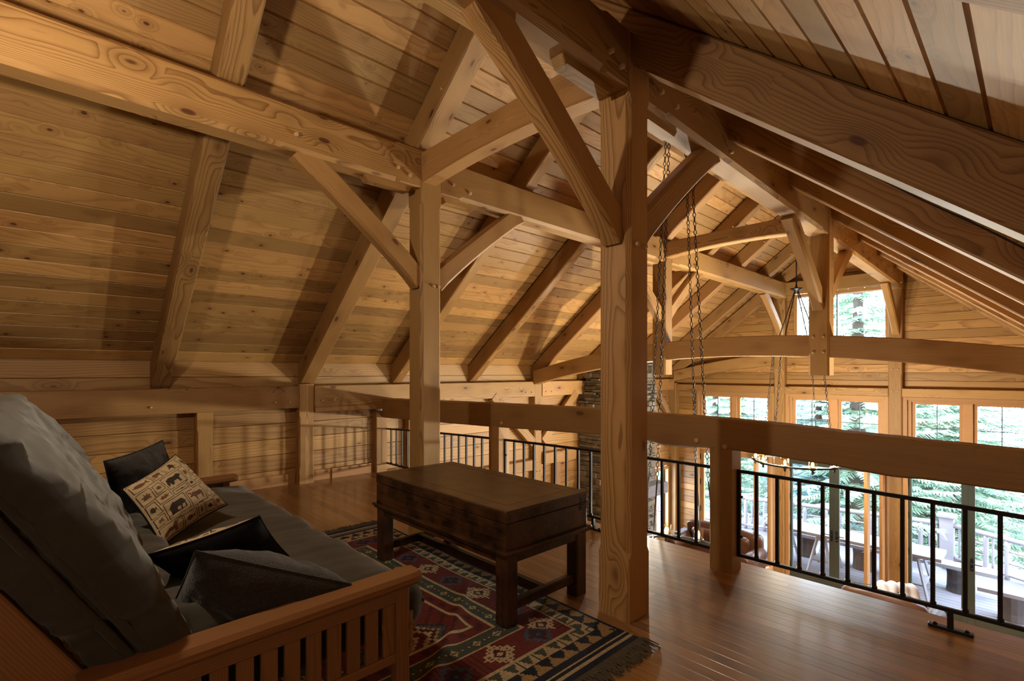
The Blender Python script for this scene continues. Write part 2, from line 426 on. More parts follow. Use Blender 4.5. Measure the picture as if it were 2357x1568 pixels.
# floors
mb = MB(); k0 = math.floor(WY0 / .082); k1 = int(4.02 / .082)
for k in range(k0, k1 + 1):
    a, b = max(WY0, k * .082), min(4.02, (k + 1) * .082); g = .0009
    vs = [(x, y, z) for x in (-6.95, .9) for y, z in ((a, -.0012), (a + g, 0), (b - g, 0), (b, -.0012))]
    mb.add(vs, [(j, 4 + j, 5 + j, j + 1) for j in range(3)])
mb.box(-6.95, .9, WY0, 4.02, -.03, -.0013); tag(mb.build('floor', M['floor']), kind='structure')
mb = MB(); mb.box(-6.95, .9, WY0, 3.98, -.34, -.03); tag(mb.build('trim_1', M['timber']), kind='structure')      # edge of the loft deck
mb = MB(); mb.box(-6.95, .9, WY0, GY + .1, LOW - .1, LOW); tag(mb.build('floor_lower', M['lowfloor']), kind='structure')
mb = MB(); mb.box(-6.905, -6.85, 3.0, 3.6, 0, .14); mb.box(-6.905, -6.87, 1.6, 2.5, 0, .14); mb.box(-6.905, -6.87, -1, 1.3, 0, .14)
mb.box(-6.905, -6.87, 2.72, 3.64, 0, .14); tag(mb.build('baseboard_left', M['trim']), kind='structure')
# boards closing the eaves between the rafters, above the wall plate
mb = MB()
for a, b in ((-3, .9), (1.1, 2.53), (2.76, 3.94), (4.13, 5.45), (5.63, 7.03), (7.24, 8.49), (8.69, 9.9), (10.1, 11.35), (11.55, 12.5)): mb.box(-7.0, -6.95, a, b, 1.28, 1.62)
tag(mb.build('trim_2', M['timber']), kind='structure')

# ------------------------------------------------------------------ the timber frame
X_R = lambda Y: -1.79 - .0175 * (Y - 2.66)      # line of the right purlin
X_L = lambda Y: -4.01 - .008 * (Y - 2.66)       # line of the left purlin
def post(name, x, y, z0, z1, s, label, group=None, stop=None, c=.008, sy=None, cat='post'):
    return timber(name, (x, y, z0), (x, y, z1), s, sy or s, label, cat, group, up=(0, 1, 0), c=c, stop=stop)
# for a post local x is up, local z is +Y and local y is up.cross(x): (0,1,0)x(0,0,1) = +X
G_P = 'timber posts of the loft'
p = post('timber_post', -1.79, 2.66, 0, 3.53, .226, 'thick square timber post in the middle of the loft, beside the dark chest table', G_P, stop=(.38, .36, .026))
for zz, yy in ((2.27, -.045), (2.27, .05)):
    peg(p, zz, .113, yy, 'y')
p = post('timber_post', -4.01, 2.66, 0, 3.53, .226, 'timber post rising behind the far end of the dark chest table', G_P, stop=(.38, .46, .026))
for zz, yy in ((2.30, .02), (2.30, .075)): peg(p, zz, .113, yy, 'y')
peg(p, 2.30, .02, -.113, '-z')
p = post('wall_post', -6.855, 2.61, 0, 1.335, .19, 'timber post on the left knee wall under the second rafter', 'knee wall posts', stop=(.2, .42, .018), sy=.2)
p = post('wall_post', -6.84, 1.42, 0, 1.02, .17, 'short timber post on the knee wall behind the far futon arm', 'knee wall posts', stop=(.18, .2, .018), sy=.17)
p = post('wall_post', -6.86, 7.12, LOW, 1.335, .2, 'tall timber post on the left wall of the hall, below the arched tie', 'knee wall posts', stop=(.3, .42, .018), sy=.2)
for zz in (-.27, -.45, .35): 
    for yy in (-.04, .045): peg(p, zz - LOW, .1, yy, 'y', .012)
p = post('railing_end_post', -6.86, 3.74, 0, .90, .15, 'timber end post where the loft railing meets the knee wall', None, sy=.18)
# wall plate
G = 'wall plate timbers along the left wall'
for a, b, lab in ((-3.0, 2.505, 'wall plate timber running behind the futon along the knee wall'), (2.715, 7.015, 'pale wall plate timber between the knee wall post and the hall wall post'), (7.225, 12.42, 'wall plate timber past the hall wall post, passing the stone chimney')):
    p = timber('wall_plate', (-6.87, a, 1.165), (-6.87, b, 1.165), .24, .29, lab, 'beam', G, c=.006)
    n = b - a
    for q in (([n - .3, n - .12, 3.9] if a < 0 else [.1, .27, 1.9, n - .25, n - .1])): peg(p, q, -.12, -.06, '-y', .013)
timber('short_girt', (-6.84, 2.72, .985), (-6.84, 3.83, .985), .19, .075, 'short timber under the wall plate ending at the railing post', 'beam', c=.012)
# purlins
def splines(o, pts, sgn):
    for x0, x1 in pts:
        mb = MB(); a, b = min(x0, x1), max(x0, x1); d = -.175
        mb.add([(a + .05, -.045, d - .045), (a + .05, .045, d - .045), (b - .05, .045, d - .045), (b - .05, -.045, d - .045), (a, -.045, d + .02), (a, .045, d + .02), (b, .045, d + .02), (b, -.045, d + .02)],
               [(0, 1, 2, 3), (0, 4, 5, 1), (2, 6, 7, 3), (1, 5, 6, 2), (3, 7, 4, 0)])
        mb.build('spline', M['timber'], o)
def purlin(side, a, b, lab, stop=(.22, .22, .03), spl=(), pegs=()):
    f = X_L if side == 'l' else X_R
    zc = (lambda Y: 3.365) if side == 'l' else (lambda Y: 3.365 - .004 * (Y - 2.6))
    o = timber('purlin', (f(a), a, zc(a)), (f(b), b, zc(b)), .215, .35, lab, 'beam', 'purlins carrying the rafters', stop=stop)
    splines(o, spl, 0)
    for q, z in pegs: peg(o, q, -.1075, z, '-y', .015, .028)
    return o
G_PU = 'purlins carrying the rafters'
purlin('l', -3, 2.545, 'long purlin crossing the upper left of the loft above the futon', spl=((5.0, 5.5),), pegs=((5.3, -.06), (5.42, -.1), (4.42, -.06)))
purlin('l', 2.775, 6.95, 'purlin between the post behind the chest table and the left hanging post', spl=((.05, .5), (3.7, 4.12)), pegs=((.13, -.06), (.34, -.09)))
purlin('l', 7.17, 12.42, 'pale purlin from the left hanging post to the gable window', spl=((.05, .45),))
purlin('r', -3, 2.545, 'purlin entering from the top edge above the middle post', spl=((5.0, 5.5),), pegs=((5.35, -.05), (5.46, -.09), (4.35, -.06)))
purlin('r', 2.775, 6.95, 'purlin from the middle post to the hanging post before the gable window', spl=((.05, .5),), pegs=((.14, -.06), (.34, -.08), (1.25, -.1)))
purlin('r', 7.17, 12.42, 'purlin from the hanging post to the right side of the gable window', pegs=((.6, -.1), (4.9, -.1)))
# ridge timber
timber('ridge_beam', (RX, -3, 4.34), (RX, 12.5, 4.34), .16, .42, 'ridge timber where the two roof slopes meet', 'beam')
# rafters
YL = [.91, 2.545, 3.955, 5.47, 7.05, 8.51, 9.93, 11.38]
LW = [.18, .205, .16, .15, .18, .17, .17, .17]
labs = ['rafter on the left slope nearest the futon, crossing the long purlin', 'left slope rafter standing on the knee wall post', 'left slope rafter just beyond the post behind the chest table',
        'left slope rafter in the middle of the bright ceiling between the two tall posts', 'left slope rafter meeting the foot of the arched tie', 'left slope rafter first past the left hanging post', 'left slope rafter second past the left hanging post', 'left slope rafter closest to the gable wall']
for y, w, lab in zip(YL, LW, labs):
    cy = y + w / 2; h = .25
    u = V((1, 0, .78)).normalized(); nn = V((-u.z, 0, u.x))
    a = V((-7.0, cy, ZL(-7.0))) + nn * h / 2; b = V((RX - .03, cy, ZL(RX - .03))) + nn * h / 2
    o = timber('rafter', a, b, w, h, lab, 'rafter', 'rafters of the left roof slope', m='rafter', stop=(.22, .3, .014))
    if y > 2: peg(o, 4.4, -w / 2, -.08, '-y', .012)
YR = [.795, 2.585, 3.985, 5.455, 7.046, 8.508, 9.883, 11.369]
labs = ['blurred rafter in the top right corner, nearest of all', 'heavy rafter running from the middle post down to the right edge', 'right slope rafter next beyond the heavy one, with a wavy black cord on its side', 'right slope rafter meeting the far purlin between middle post and hanging post',
        'right slope rafter at the hanging post before the gable window', 'right slope rafter first beyond the hanging post', 'right slope rafter second beyond the hanging post', 'right slope rafter last before the gable wall']
for i, (y, lab) in enumerate(zip(YR, labs)):
    w = .185 if i < 3 else .165; cy = y + w / 2; h = .26
    dz = -.004 * (y - 2.6)
    u = V((1, 0, -.82)).normalized(); nn = V((-u.z, 0, u.x))
    a = V((RX + .04, cy, ZR(RX + .04) + dz)) + nn * h / 2; b = V((1.05, cy, ZR(1.05) + dz)) + nn * h / 2
    o = timber('rafter', a, b, w, h, lab, 'rafter', 'rafters of the right roof slope', m='rafter', stop=(.25, .3, .012))
    if i == 2:
        mb = MB(); pts = []
        for k in range(60):
            t = k / 59; x = 2.35 + t * 2.1
            pts.append((x, -w / 2 - .004, .035 - .035 * t + .009 * math.sin(t * 17) * t + .004 * math.sin(t * 9)))
        mb.tube(pts, .0045, 6); c = mb.build('cord', M['iron'], None, True)
        c.matrix_world = o.matrix_world.copy(); tag(c, 'wavy black cord stapled along the side of a right slope rafter', 'cord')
for s, lab in ((-1, 'gable rafter against the gable wall on the left slope'), (1, 'gable rafter against the gable wall on the right slope')):
    Z = ZL if s < 0 else ZR; k = .78 if s < 0 else -.82
    u = V((1, 0, k)).normalized(); nn = V((-u.z, 0, u.x)); h = .26
    e = (-7.0, RX - .03) if s < 0 else (RX + .04, 1.05)
    a = V((e[0], 12.5, Z(e[0]) - .03)) + nn * h / 2; b = V((e[1], 12.5, Z(e[1]) - .03)) + nn * h / 2
    timber('gable_rafter', a, b, .16, h, lab, 'rafter')
# collars between the purlin posts
def arch_prof(L, w, zt, zb, rise, n=14, c=.012, trise=0, pin=.0):
    def f(Lx):
        st = []
        for i in range(n + 1):
            t = i / n; q = 1 - (2 * t - 1) ** 2
            st.append((t * Lx, (-w / 2, w / 2, zb + rise * q, zt + trise * q), c))
        return st
    return f
o = timber('collar_beam', (-3.90, 2.64, 3.40), (-1.90, 2.64, 3.40), .165, .3, 'collar timber joining the two tall posts just below the ceiling', 'beam', 'collar beams between the purlins', prof=arch_prof(0, .165, .125, -.155, .05))
o = timber('collar_beam', (-3.93, 7.05, 3.38), (-1.98, 7.05, 3.38), .165, .3, 'collar timber joining the two hanging posts under the far ceiling', 'beam', 'collar beams between the purlins', prof=arch_prof(0, .165, .11, -.13, .05))
timber('collar_beam', (-4.05, 12.47, 3.40), (-2.10, 12.47, 3.40), .18, .27, 'collar timber above the gable window between the gable posts', 'beam', 'collar beams between the purlins')
# knee braces: straight timbers with a slightly hollow underside, from purlin (1.15 out) to post (1.0 down)
def brace(x, yf, sgn, ztop, lab, w=.12):
    """yf: face of the post, sgn: side of the post along Y"""
    a = V((x, yf + sgn * 1.075, ztop + .03)); b = V((x, yf - sgn * .035, ztop - .855))
    L = (b - a).length
    def f(Lx):
        st = []
        for i in range(13):
            t = i / 12; q = 1 - (2 * t - 1) ** 2
            cc = .02 if 0 < i < 12 else .006
            st.append((t * Lx, (-w / 2, w / 2, -.095 + .028 * q, .095 + .010 * q), cc))
        return st
    o = timber('knee_brace', a, b, w, .19, lab, 'brace', 'knee braces under the purlins', prof=f)
    return o
zb = 3.20
brace(-3.985, 2.547, -1, zb, 'slim brace from the long left purlin down to the post behind the chest table')
brace(-3.985, 2.773, 1, zb, 'brace on the far side of the post behind the chest table')
brace(-1.79, 2.547, -1, zb, 'long brace crossing in front of the middle post from the top edge', .125)
brace(-1.79, 2.773, 1, zb, 'curved brace on the far side of the middle post')
brace(-4.04, 6.95, -1, zb, 'brace on the near side of the left hanging post')
brace(-4.04, 7.17, 1, zb, 'brace on the far side of the left hanging post')
brace(-1.865, 6.95, -1, zb - .02, 'brace on the near side of the hanging post before the gable window')
brace(-1.865, 7.17, 1, zb - .02, 'short looking brace on the far side of the hanging post before the gable window')
brace(-4.10, 12.42, -1, zb, 'brace beside the left edge of the gable window')
brace(-1.97, 12.42, -1, zb - .03, 'brace beside the right edge of the gable window')
# hanging posts and arched tie
for x, lab in ((-4.045, 'hanging post end on the left half of the arched tie'), (-1.865, 'hanging post in front of the gable window, with four pegs')):
    p = post('hanging_post', x, 7.06, 1.455, 3.52, .225, lab, 'hanging posts on the arched tie', stop=(.62, .45, .02), c=.022)
    for zz in (.28, .47):
        for yy in (-.055, .055): peg(p, zz, yy, -.1125, '-z', .015)
def tie_prof(x0):
    def f(L):
        st = []
        for i in range(29):
            X = x0 + L * i / 28; d = X + 2.92; k = -.0315 * d * d
            st.append((L * i / 28, (-.085, .085, 1.715 + k, 1.985 + k), .01))
        return st
    return f
G_T = 'arched tie timbers'
for y, a, b, lab in ((7.06, -6.76, -4.157, 'left end of the arched tie rising from the hall wall to the hanging post'), (7.06, -3.933, -1.977, 'middle of the arched tie between the two hanging posts'), (7.06, -1.753, .82, 'right end of the arched tie leaving the frame at the right edge'),
                     (12.47, -6.76, -4.26, 'arched tie on the gable wall left of the gable window')):
    timber('arched_tie', (a, y, 0), (b, y, 0), .17, .27, lab, 'beam', G_T, prof=tie_prof(a))
# gable posts and header
for x, lab in ((-4.137, 'timber post at the left side of the gable window'), (-1.985, 'timber post at the right side of the gable window')):
    p = post('gable_post', x, 12.51, LOW, 3.36, .226, lab, 'gable posts', stop=(.3, 1.9, .02), sy=.18)
    for zz in (1.12, 1.55):
        for yy in (-.05, .05): peg(p, zz - LOW, yy, -.09, '-z', .013)
    for zz in (.8, .2): peg(p, zz - LOW, -.01, -.09, '-z', .013)
post('corner_post', -6.80, 12.48, LOW, 1.2, .2, 'corner timber post where the left wall meets the gable wall', sy=.2)
for a, b, lab in ((-6.70, -4.25, 'window header timber over the left pair of hall windows'), (-4.02, -2.10, 'window header timber over the middle pair of hall windows'), (-1.87, .80, 'window header timber over the right pair of hall windows')):
    timber('header_beam', (a, 12.52, 1.085), (b, 12.52, 1.085), .20, .165, lab, 'beam', 'window headers on the gable wall')
# girts, studs and braces on the hall's left wall
def girt(y0, y1, z, lab, h=.2, x=-6.80):
    timber('wall_girt', (x, y0, z), (x, y1, z), .2, h, lab, 'beam', 'girts on the hall wall')
girt(4.02, 7.01, -.30, 'wall girt at loft floor height left of the hall wall post')
girt(7.23, 8.2, -.22, 'upper wall girt between the hall wall post and the chimney', .22)
girt(7.23, 8.2, -1.05, 'lower wall girt between the hall wall post and the chimney', .16)
for y, z0, z1, lab in ((7.72, -.97, -.33, 'short stud between the two wall girts'), (4.25, -.2, 1.02, 'wall stud just past the end of the loft railing'), (8.1, LOW, -1.13, 'stud under the lower wall girt by the chimney'), (6.2, LOW, -.40, 'stud under the wall girt at loft floor height'), (11.0, LOW, 1.02, 'wall stud right of the stone chimney')):
    post('wall_stud', -6.83, y, z0, z1, .14, lab, 'studs on the hall wall', sy=.13)
for y0, y1, lab in ((5.95, 6.98, 'wall brace left of the hall wall post'), (8.28, 7.26, 'wall brace right of the hall wall post'), (11.5, 12.40, 'wall brace beside the far corner of the hall')):
    timber('wall_brace', (-6.79, y0, 1.06), (-6.79, y1, .12), .10, .17, lab, 'brace', 'braces on the hall wall', up=(0, .3, 1))

# ------------------------------------------------------------------ windows and doors
def bx(name, parent, m, *bs, c=.004):
    mb = MB()
    for b in bs: mb.box(*b, c=c)
    return mb.build(name, m, parent)
def window_unit(name, a, b, z0, z1, zb):
    """pair of sashes with a centre mullion; zb: bottom of the unit"""
    root = empty(name, ((a + b) / 2, GY - .1, zb), None, None); root['kind'] = 'structure'
    o = (-(a + b) / 2, -(GY - .1), -zb); W = b - a; h = z1 - zb
    x0, x1 = -W / 2, W / 2; f = .19; cm = .065; top = z1 - .14 - zb; bot = .13
    y0 = -.04
    bx('frame', root, M['trim'], (x0, x0 + .07, y0, .2, 0, h), (x1 - .07, x1, y0, .2, 0, h), (x0 + .07, x1 - .07, y0, .2, h - .06, h), (x0 + .07, x1 - .07, y0, .2, 0, .07),
       (x0 + .07, x0 + .13, y0 + .05, .2, .07, h - .06), (x1 - .13, x1 - .07, y0 + .05, .2, .07, h - .06), (x0 + .13, x1 - .13, y0 + .05, .2, h - .10, h - .06))
    bx('mullion', root, M['trim'], (-cm, cm, y0 + .05, .2, .07, h - .10))
    for l, r in ((x0 + .13, -cm), (cm, x1 - .13)):
        s = bx('sash', root, M['trim'], (l, l + .06, .06, .14, .07, h - .10), (r - .06, r, .06, .14, .07, h - .10), (l + .06, r - .06, .06, .14, top, h - .10), (l + .06, r - .06, .06, .14, .07, bot))
        gl, gr = l + .06, r - .06
        bx('pane', s, M['glass'], (gl - .01, gr + .01, .098, .104, bot - .01, top + .01), c=0)
        xm = (gl + gr) / 2; mun = [(xm - .006, xm + .006, .085, .115, bot, top)]
        z = top - .45
        while z > bot + .1: mun.append((gl, gr, .085, .115, z - .006, z + .006)); z -= .45
        bx('muntin', s, M['iron'], *mun, c=0)
    return root
for i, (a, b) in enumerate(BAYS): window_unit('window_%d' % (i + 1), a, b, None, 1.0, -.42)
# gable window: a wide fixed light and a narrow one
r = empty('window_4', (-2.98, GY - .08, GW[2]), None, None); r['kind'] = 'structure'
w0, w1, hh = GW[0] + 2.98, GW[1] + 2.98, GW[3] - GW[2]
bx('frame', r, M['trim'], (w0, w0 + .07, 0, .2, 0, hh), (w1 - .06, w1, 0, .2, 0, hh), (w0 + .07, w1 - .06, 0, .2, hh - .07, hh), (w0 + .07, w1 - .06, 0, .2, 0, .07))
bx('mullion', r, M['green'], (-.055, -.03, .06, .16, .07, hh - .07))
for a, b in ((w0 + .07, -.055), (-.03, w1 - .06)): bx('pane', r, M['glass'], (a, b, .1, .106, .07, hh - .07), c=0)
r = empty('window_5', (-6.95, (W5[0] + W5[1]) / 2, W5[2]), None, None); r['kind'] = 'structure'
w = (W5[1] - W5[0]) / 2; hh = W5[3] - W5[2]
bx('frame', r, M['trim'], (-.1, .1, -w, -w + .06, 0, hh), (-.1, .1, w - .06, w, 0, hh), (-.1, .1, -w + .06, w - .06, hh - .07, hh), (-.1, .13, -w + .06, w - .06, 0, .06))
bx('sash', r, M['green'], (-.06, .0, -w + .06, -w + .11, .06, hh - .07), (-.06, 0, w - .11, w - .06, .06, hh - .07))
bx('pane', r, M['glass'], (-.035, -.03, -w + .11, w - .11, .06, hh - .07), c=0)
def lever(parent, x, z, s, y=-.03):
    mb = MB(); mb.box(x - .022, x + .022, y - .012, y, z - .12, z + .12, c=.004)
    mb.tube([(x, y - .01, z + .03), (x, y - .06, z + .03), (x + s * .03, y - .065, z + .03), (x + s * .15, y - .06, z + .025)], .010, 8)
    mb.tube([(x, y - .01, z - .07), (x, y - .04, z - .07)], .014, 8)
    return mb.build('door_handle', M['iron'], parent, True)
def door_unit(name, a, b, m, cw, hinges):
    zt = -.42; root = empty(name, ((a + b) / 2, GY - .08, LOW), None, None); root['kind'] = 'structure'
    W = b - a; h = zt - LOW; x0, x1 = -W / 2, W / 2
    bx('frame', root, M['trim'], (x0, x0 + .08, -.06, .2, 0, h), (x1 - .08, x1, -.06, .2, 0, h), (x0 + .08, x1 - .08, -.06, .2, h - .07, h), (x0 + .08, x1 - .08, -.02, .2, 0, .03))
    for k, (l, r) in enumerate(((x0 + .08, 0), (0, x1 - .08))):
        s0 = .10 if m == 'trim' else .055
        wl, wr = (s0, cw) if k == 0 else (cw, s0)
        lf = bx('door_leaf', root, M[m], (l, l + wl, 0, .06, .03, h - .07), (r - wr, r, 0, .06, .03, h - .07), (l + wl, r - wr, 0, .06, h - .18, h - .07), (l + wl, r - wr, 0, .06, .03, .22))
        bx('pane', lf, M['glass'], (l + wl, r - wr, .027, .033, .22, h - .18), c=0)
        lever(lf, (r - wr * .5) if k == 0 else (l + wl * .5), 1.18, -1 if k == 0 else 1, 0)
        hx = l if k == 0 else r
        mb = MB()
        for z in (.35, 1.2, 1.9, 2.55): mb.box(hx - .018, hx + .018, -.016, .004, z - .07, z + .07)
        mb.build('hinge', M['iron'], lf)
    return root
door_unit('door_1', BAYS[0][0], BAYS[0][1], 'trim', .125, 1)
door_unit('door_2', BAYS[1][0], BAYS[1][1], 'green', .095, 0)
door_unit('door_3', BAYS[2][0], BAYS[2][1], 'green', .095, 0)
# two wooden leaves folded back into the room beside the posts, seen almost edge on
for i, (x, y, ang, lab) in enumerate(((-2.16, 12.36, 101, 4), (-4.27, 12.36, 97, 5))):
    r = empty('door_%d' % lab, (x, y, LOW), None, None, rz=math.radians(-ang)); r['kind'] = 'structure'
    lf = bx('door_leaf', r, M['trim'], (0, .12, -.03, .03, .04, 3.0), (.66, .78, -.03, .03, .04, 3.0), (.12, .66, -.03, .03, 2.88, 3.0), (.12, .66, -.03, .03, .04, .26))
    bx('pane', lf, M['glass'], (.12, .66, -.003, .003, .26, 2.88), c=0); lever(lf, .72, 1.18, -1)
    mb = MB()
    for z in (.35, 1.2, 1.9, 2.55): mb.box(-.015, .02, -.04, -.03, z - .07, z + .07)
    mb.build('hinge', M['iron'], lf)

# ------------------------------------------------------------------ stone chimney
def chimney():
    mb = MB(); rr = random.Random(5); z = LOW
    x1, y0, y1 = -6.22, 8.52, 10.55
    core = MB(); core.box(-6.88, x1 - .06, y0 + .06, y1 - .06, LOW, 1.02); core.box(-6.72, x1 - .06, y0 + .06, y1 - .06, 1.02, 1.30); core.box(-6.72, x1 - .06, y0 + .06, y1 - .06, 1.30, 1.66); 
    while z < 1.7:
        h = rr.choice((.025, .03, .04, .05, .06, .08, .12)); y = y0
        while y < y1 - .02:
            l = rr.uniform(.09, .48); e = min(y1, y + l)
            if y1 - e < .1: e = y1
            d = rr.uniform(-.07, .055); mb.box(x1 - .14, x1 + d, y + .004, e - .004, z + .004, z + h - .004, c=.012); y = e
        for yy, sg in ((y0, -1), (y1, 1)):
            x = -6.88 if z < .85 else -6.73
            while x < x1 - .05:
                l = rr.uniform(.12, .4); e = min(x1 - .02, x + l); d = rr.uniform(-.05, .06)
                mb.box(x + .004, e, min(yy + sg * d, yy - sg * .12), max(yy + sg * d, yy - sg * .12), z + .004, z + h - .004, c=.012); x = e
        z += h
    r = empty('stone_chimney', (-6.55, 9.44, LOW), 'tall ledge stone chimney on the left wall of the hall, behind the middle post', 'chimney')
    for nm, q in (('core', core), ('stonework', mb)):
        q.v = [v - V((-6.55, 9.44, LOW)) for v in q.v]; q.build(nm, M['stone1'], r)
chimney()
timber('mantel', (-6.02, 8.45, -1.15), (-6.02, 10.5, -1.15), .30, .25, 'thick timber mantel on the stone chimney', 'mantel', m='oldwood')

# ------------------------------------------------------------------ guard beam, railing posts and iron railing
gb_top = [(-6.84, 1.10), (-5.3, 1.126), (-4.3, 1.144), (-3.1, 1.157), (-2.79, 1.155), (-2.0, 1.148), (-1.61, 1.147), (-1.24, 1.135), (-.86, 1.114), (-.66, 1.103), (-.555, 1.108), (-.49, 1.096), (-.05, 1.085), (.8, 1.05)]
gb_bot = [(-6.9, .81), (-4.3, .873), (-2.79, .921), (-2.256, .919), (-2.12, .888), (-1.74, .914), (-1.56, .918), (-.912, .891), (-.73, .872), (-.575, .862), (-.49, .877), (-.275, .868), (-.05, .866), (.8, .85)]
def lerp(tab, x):
    if x <= tab[0][0]: return tab[0][1]
    for (a, p), (b, q) in zip(tab, tab[1:]):
        if x <= b: t = (x - a) / (b - a); return p + (q - p) * t
    return tab[-1][1]
def gprof(L):
    st = []
    for i in range(161):
        X = -6.76 + L * i / 160
        t = sum(lerp(gb_top, X + d) for d in (-.05, 0, .05)) / 3 + .0035 * N3(X * 5, 3, 0); b = sum(lerp(gb_bot, X + d) for d in (-.05, 0, .05)) / 3 + .0035 * N3(X * 5, 8, 2)
        st.append((L * i / 160, (-.085, .085, b, t), .012))
    return st
g = timber('guard_beam', (-6.76, 3.815, 0), (.81, 3.815, 0), .17, .25, 'long live edge guard beam along the loft edge above the iron railing', 'beam', prof=gprof)
for X, z in ((-4.10, .93), (-1.84, .965), (-1.62, .94)): peg(g, X + 6.76, -.085, z, '-y', .018, .012)
for x, lab in ((-4.242, 'square railing post under the guard beam, behind the chest table'), (-1.653, 'square railing post under the guard beam, right of the middle post')):
    timber('railing_post', (x, 3.815, 0), (x, 3.815, lerp(gb_bot, x) + .01), .17, .17, lab, 'post', 'railing posts under the guard beam', up=(0, 1, 0), c=.006)
rt = lambda X: .765 - .0051 * (X + 2.0) ** 2 - (.004 * max(0, X + 1.9) ** 2)
def railing(a, b, xs, feet, lab):
    Y = 3.83; root = empty('loft_railing', ((a + b) / 2, Y, 0), lab, 'railing', 'iron railing panels along the loft edge')
    cx = (a + b) / 2; s = .0125
    mb = MB(); n = 24
    st = [(a + (b - a) * i / n - cx, (-.013, .013, rt(a + (b - a) * i / n) - .024, rt(a + (b - a) * i / n)), .004) for i in range(n + 1)]
    mb.add(*loft(st)); mb.build('top_rail', M['iron'], root)
    mb = MB(); mb.box(a - cx, b - cx, -.013, .013, .108, .132, c=.004); mb.build('bottom_rail', M['iron'], root)
    for x in (a, b):
        q = MB(); q.box(x - .014 - cx, x + .014 - cx, -.013, .013, .108, rt(x), c=.004); q.build('end_bar', M['iron'], root)
        q = MB(); sg = 1 if x == a else -1
        for z in (.26, .56): q.tube([(x + sg * .008 - cx, 0, z), (x + sg * .026 - cx, 0, z)], .010, 8)
        q.build('screw', M['iron'], root)
    for x in xs:
        q = MB(); q.box(x - .0105 - cx, x + .0105 - cx, -.0105, .0105, .128, rt(x) - .02)
        q.lathe([(.0155, 0), (.017, .012), (.0155, .02)], (x - cx, 0, .128), 8); q.build('baluster', M['iron'], root)
    for x in feet:
        q = MB(); q.box(x - .014 - cx, x + .014 - cx, -.012, .012, .012, .112); q.box(x - .10 - cx, x + .10 - cx, -.02, .02, 0, .018, c=.003)
        for k in (-.07, .07): q.lathe([(.012, 0), (.012, .008), (.006, .013)], (x + k - cx, 0, .017), 8)
        q.build('foot', M['iron'], root)
    return root
pitch = .1508
railing(-6.972, -4.34, [-6.972 + pitch * (i + 1) for i in range(16)], (-5.7,), 'iron railing panel at the far left, partly behind the post and chest table')
railing(-4.155, -1.752, [-4.155 + pitch * (i + 1) for i in range(15)], (-2.92,), 'iron railing panel between the two square railing posts')
railing(-1.556, .80, [-1.43 + .1425 * i for i in range(15)], (-.354,), 'iron railing panel at the right, standing on a small iron foot')

# ------------------------------------------------------------------ chandeliers
def chain(parent, p0, p1, link_l=.062, r=.0045):
    p0, p1 = V(p0), V(p1); d = (p1 - p0); L = d.length; d.normalize(); n = max(2, int(L / (link_l * .78)))
    e = d.orthogonal().normalized(); f = d.cross(e); mb = MB()
    for i in range(n):
        c = p0 + d * (L * (i + .5) / n); j = R.uniform(-.35, .35) + (math.pi / 2 if i % 2 else 0)
        a = e * math.cos(j) + f * math.sin(j); b = d.cross(a)
        mt = Matrix(((d.x, a.x, b.x), (d.y, a.y, b.y), (d.z, a.z, b.z)))
        mb.torus(c, link_l / 2 - r, r, mt, 10, 4, .55)
    return mb.build('chain', M['iron'], parent, True)
def chandelier(loc, zring, rad, n, hang, lab, a0):
    root = empty('ring_chandelier', (loc[0], loc[1], zring), lab, 'chandelier', 'ring chandeliers hanging in the hall')
    mb = MB(); k = 48
    st = []
    vs = []; fs = []
    for i in range(k):
        g = 2 * math.pi * i / k
        for rr, z in ((rad - .011, -.014), (rad + .011, -.014), (rad + .011, .014), (rad - .011, .014)): vs.append((rr * math.cos(g), rr * math.sin(g), z))
    for i in range(k):
        for j in range(4): fs.append((i * 4 + j, i * 4 + (j + 1) % 4, ((i + 1) % k) * 4 + (j + 1) % 4, ((i + 1) % k) * 4 + j))
    mb.add(vs, fs); mb.build('ring', M['iron'], root)
    for i in range(n):
        g = a0 + 2 * math.pi * i / n; x, y = rad * math.cos(g), rad * math.sin(g)
        q = MB(); q.lathe([(.0, -.075), (.012, -.062), (.02, -.045), (.012, -.03), (.03, -.02), (.055, 0), (.062, .016), (.050, .022)], (x, y, 0), 14)
        h = q.build('candle_cup', M['iron'], root, True)
        q = MB(); q.lathe([(.052, .02), (.056, .04), (.058, .15), (.055, .15), (.053, .04), (.0, .026)], (x, y, 0), 16); q.build('glass_shade', M['cup'], h, True)
        q = MB(); q.lathe([(.012, .024), (.018, .05), (.022, .075), (.014, .10), (0, .115)], (x, y, 0), 12); q.build('bulb', M['bulb'], h, True)
    hang(root)
    return root
def hang1(root):
    for i in range(4):
        g = math.radians(84.5 + 90 * i); c, s = math.cos(g), math.sin(g)
        chain(root, (.15 * c, .15 * s, 4.20 + .50), (.375 * c, .375 * s, .33 + .50))
        q = MB(); q.tube([(.375 * c, .375 * s, .33 + .50), (.47 * c, .47 * s, .01)], .008, 8); q.build('rod', M['iron'], root)
    q = MB(); q.lathe([(.0, 4.69), (.2, 4.69), (.2, 4.73), (0, 4.75)], (0, 0, 0), 20); q.build('ceiling_plate', M['iron'], root)
chandelier((-2.79, 5.20), -.50, .48, 8, hang1, 'ring chandelier on four long chains right of the middle post', math.radians(224))
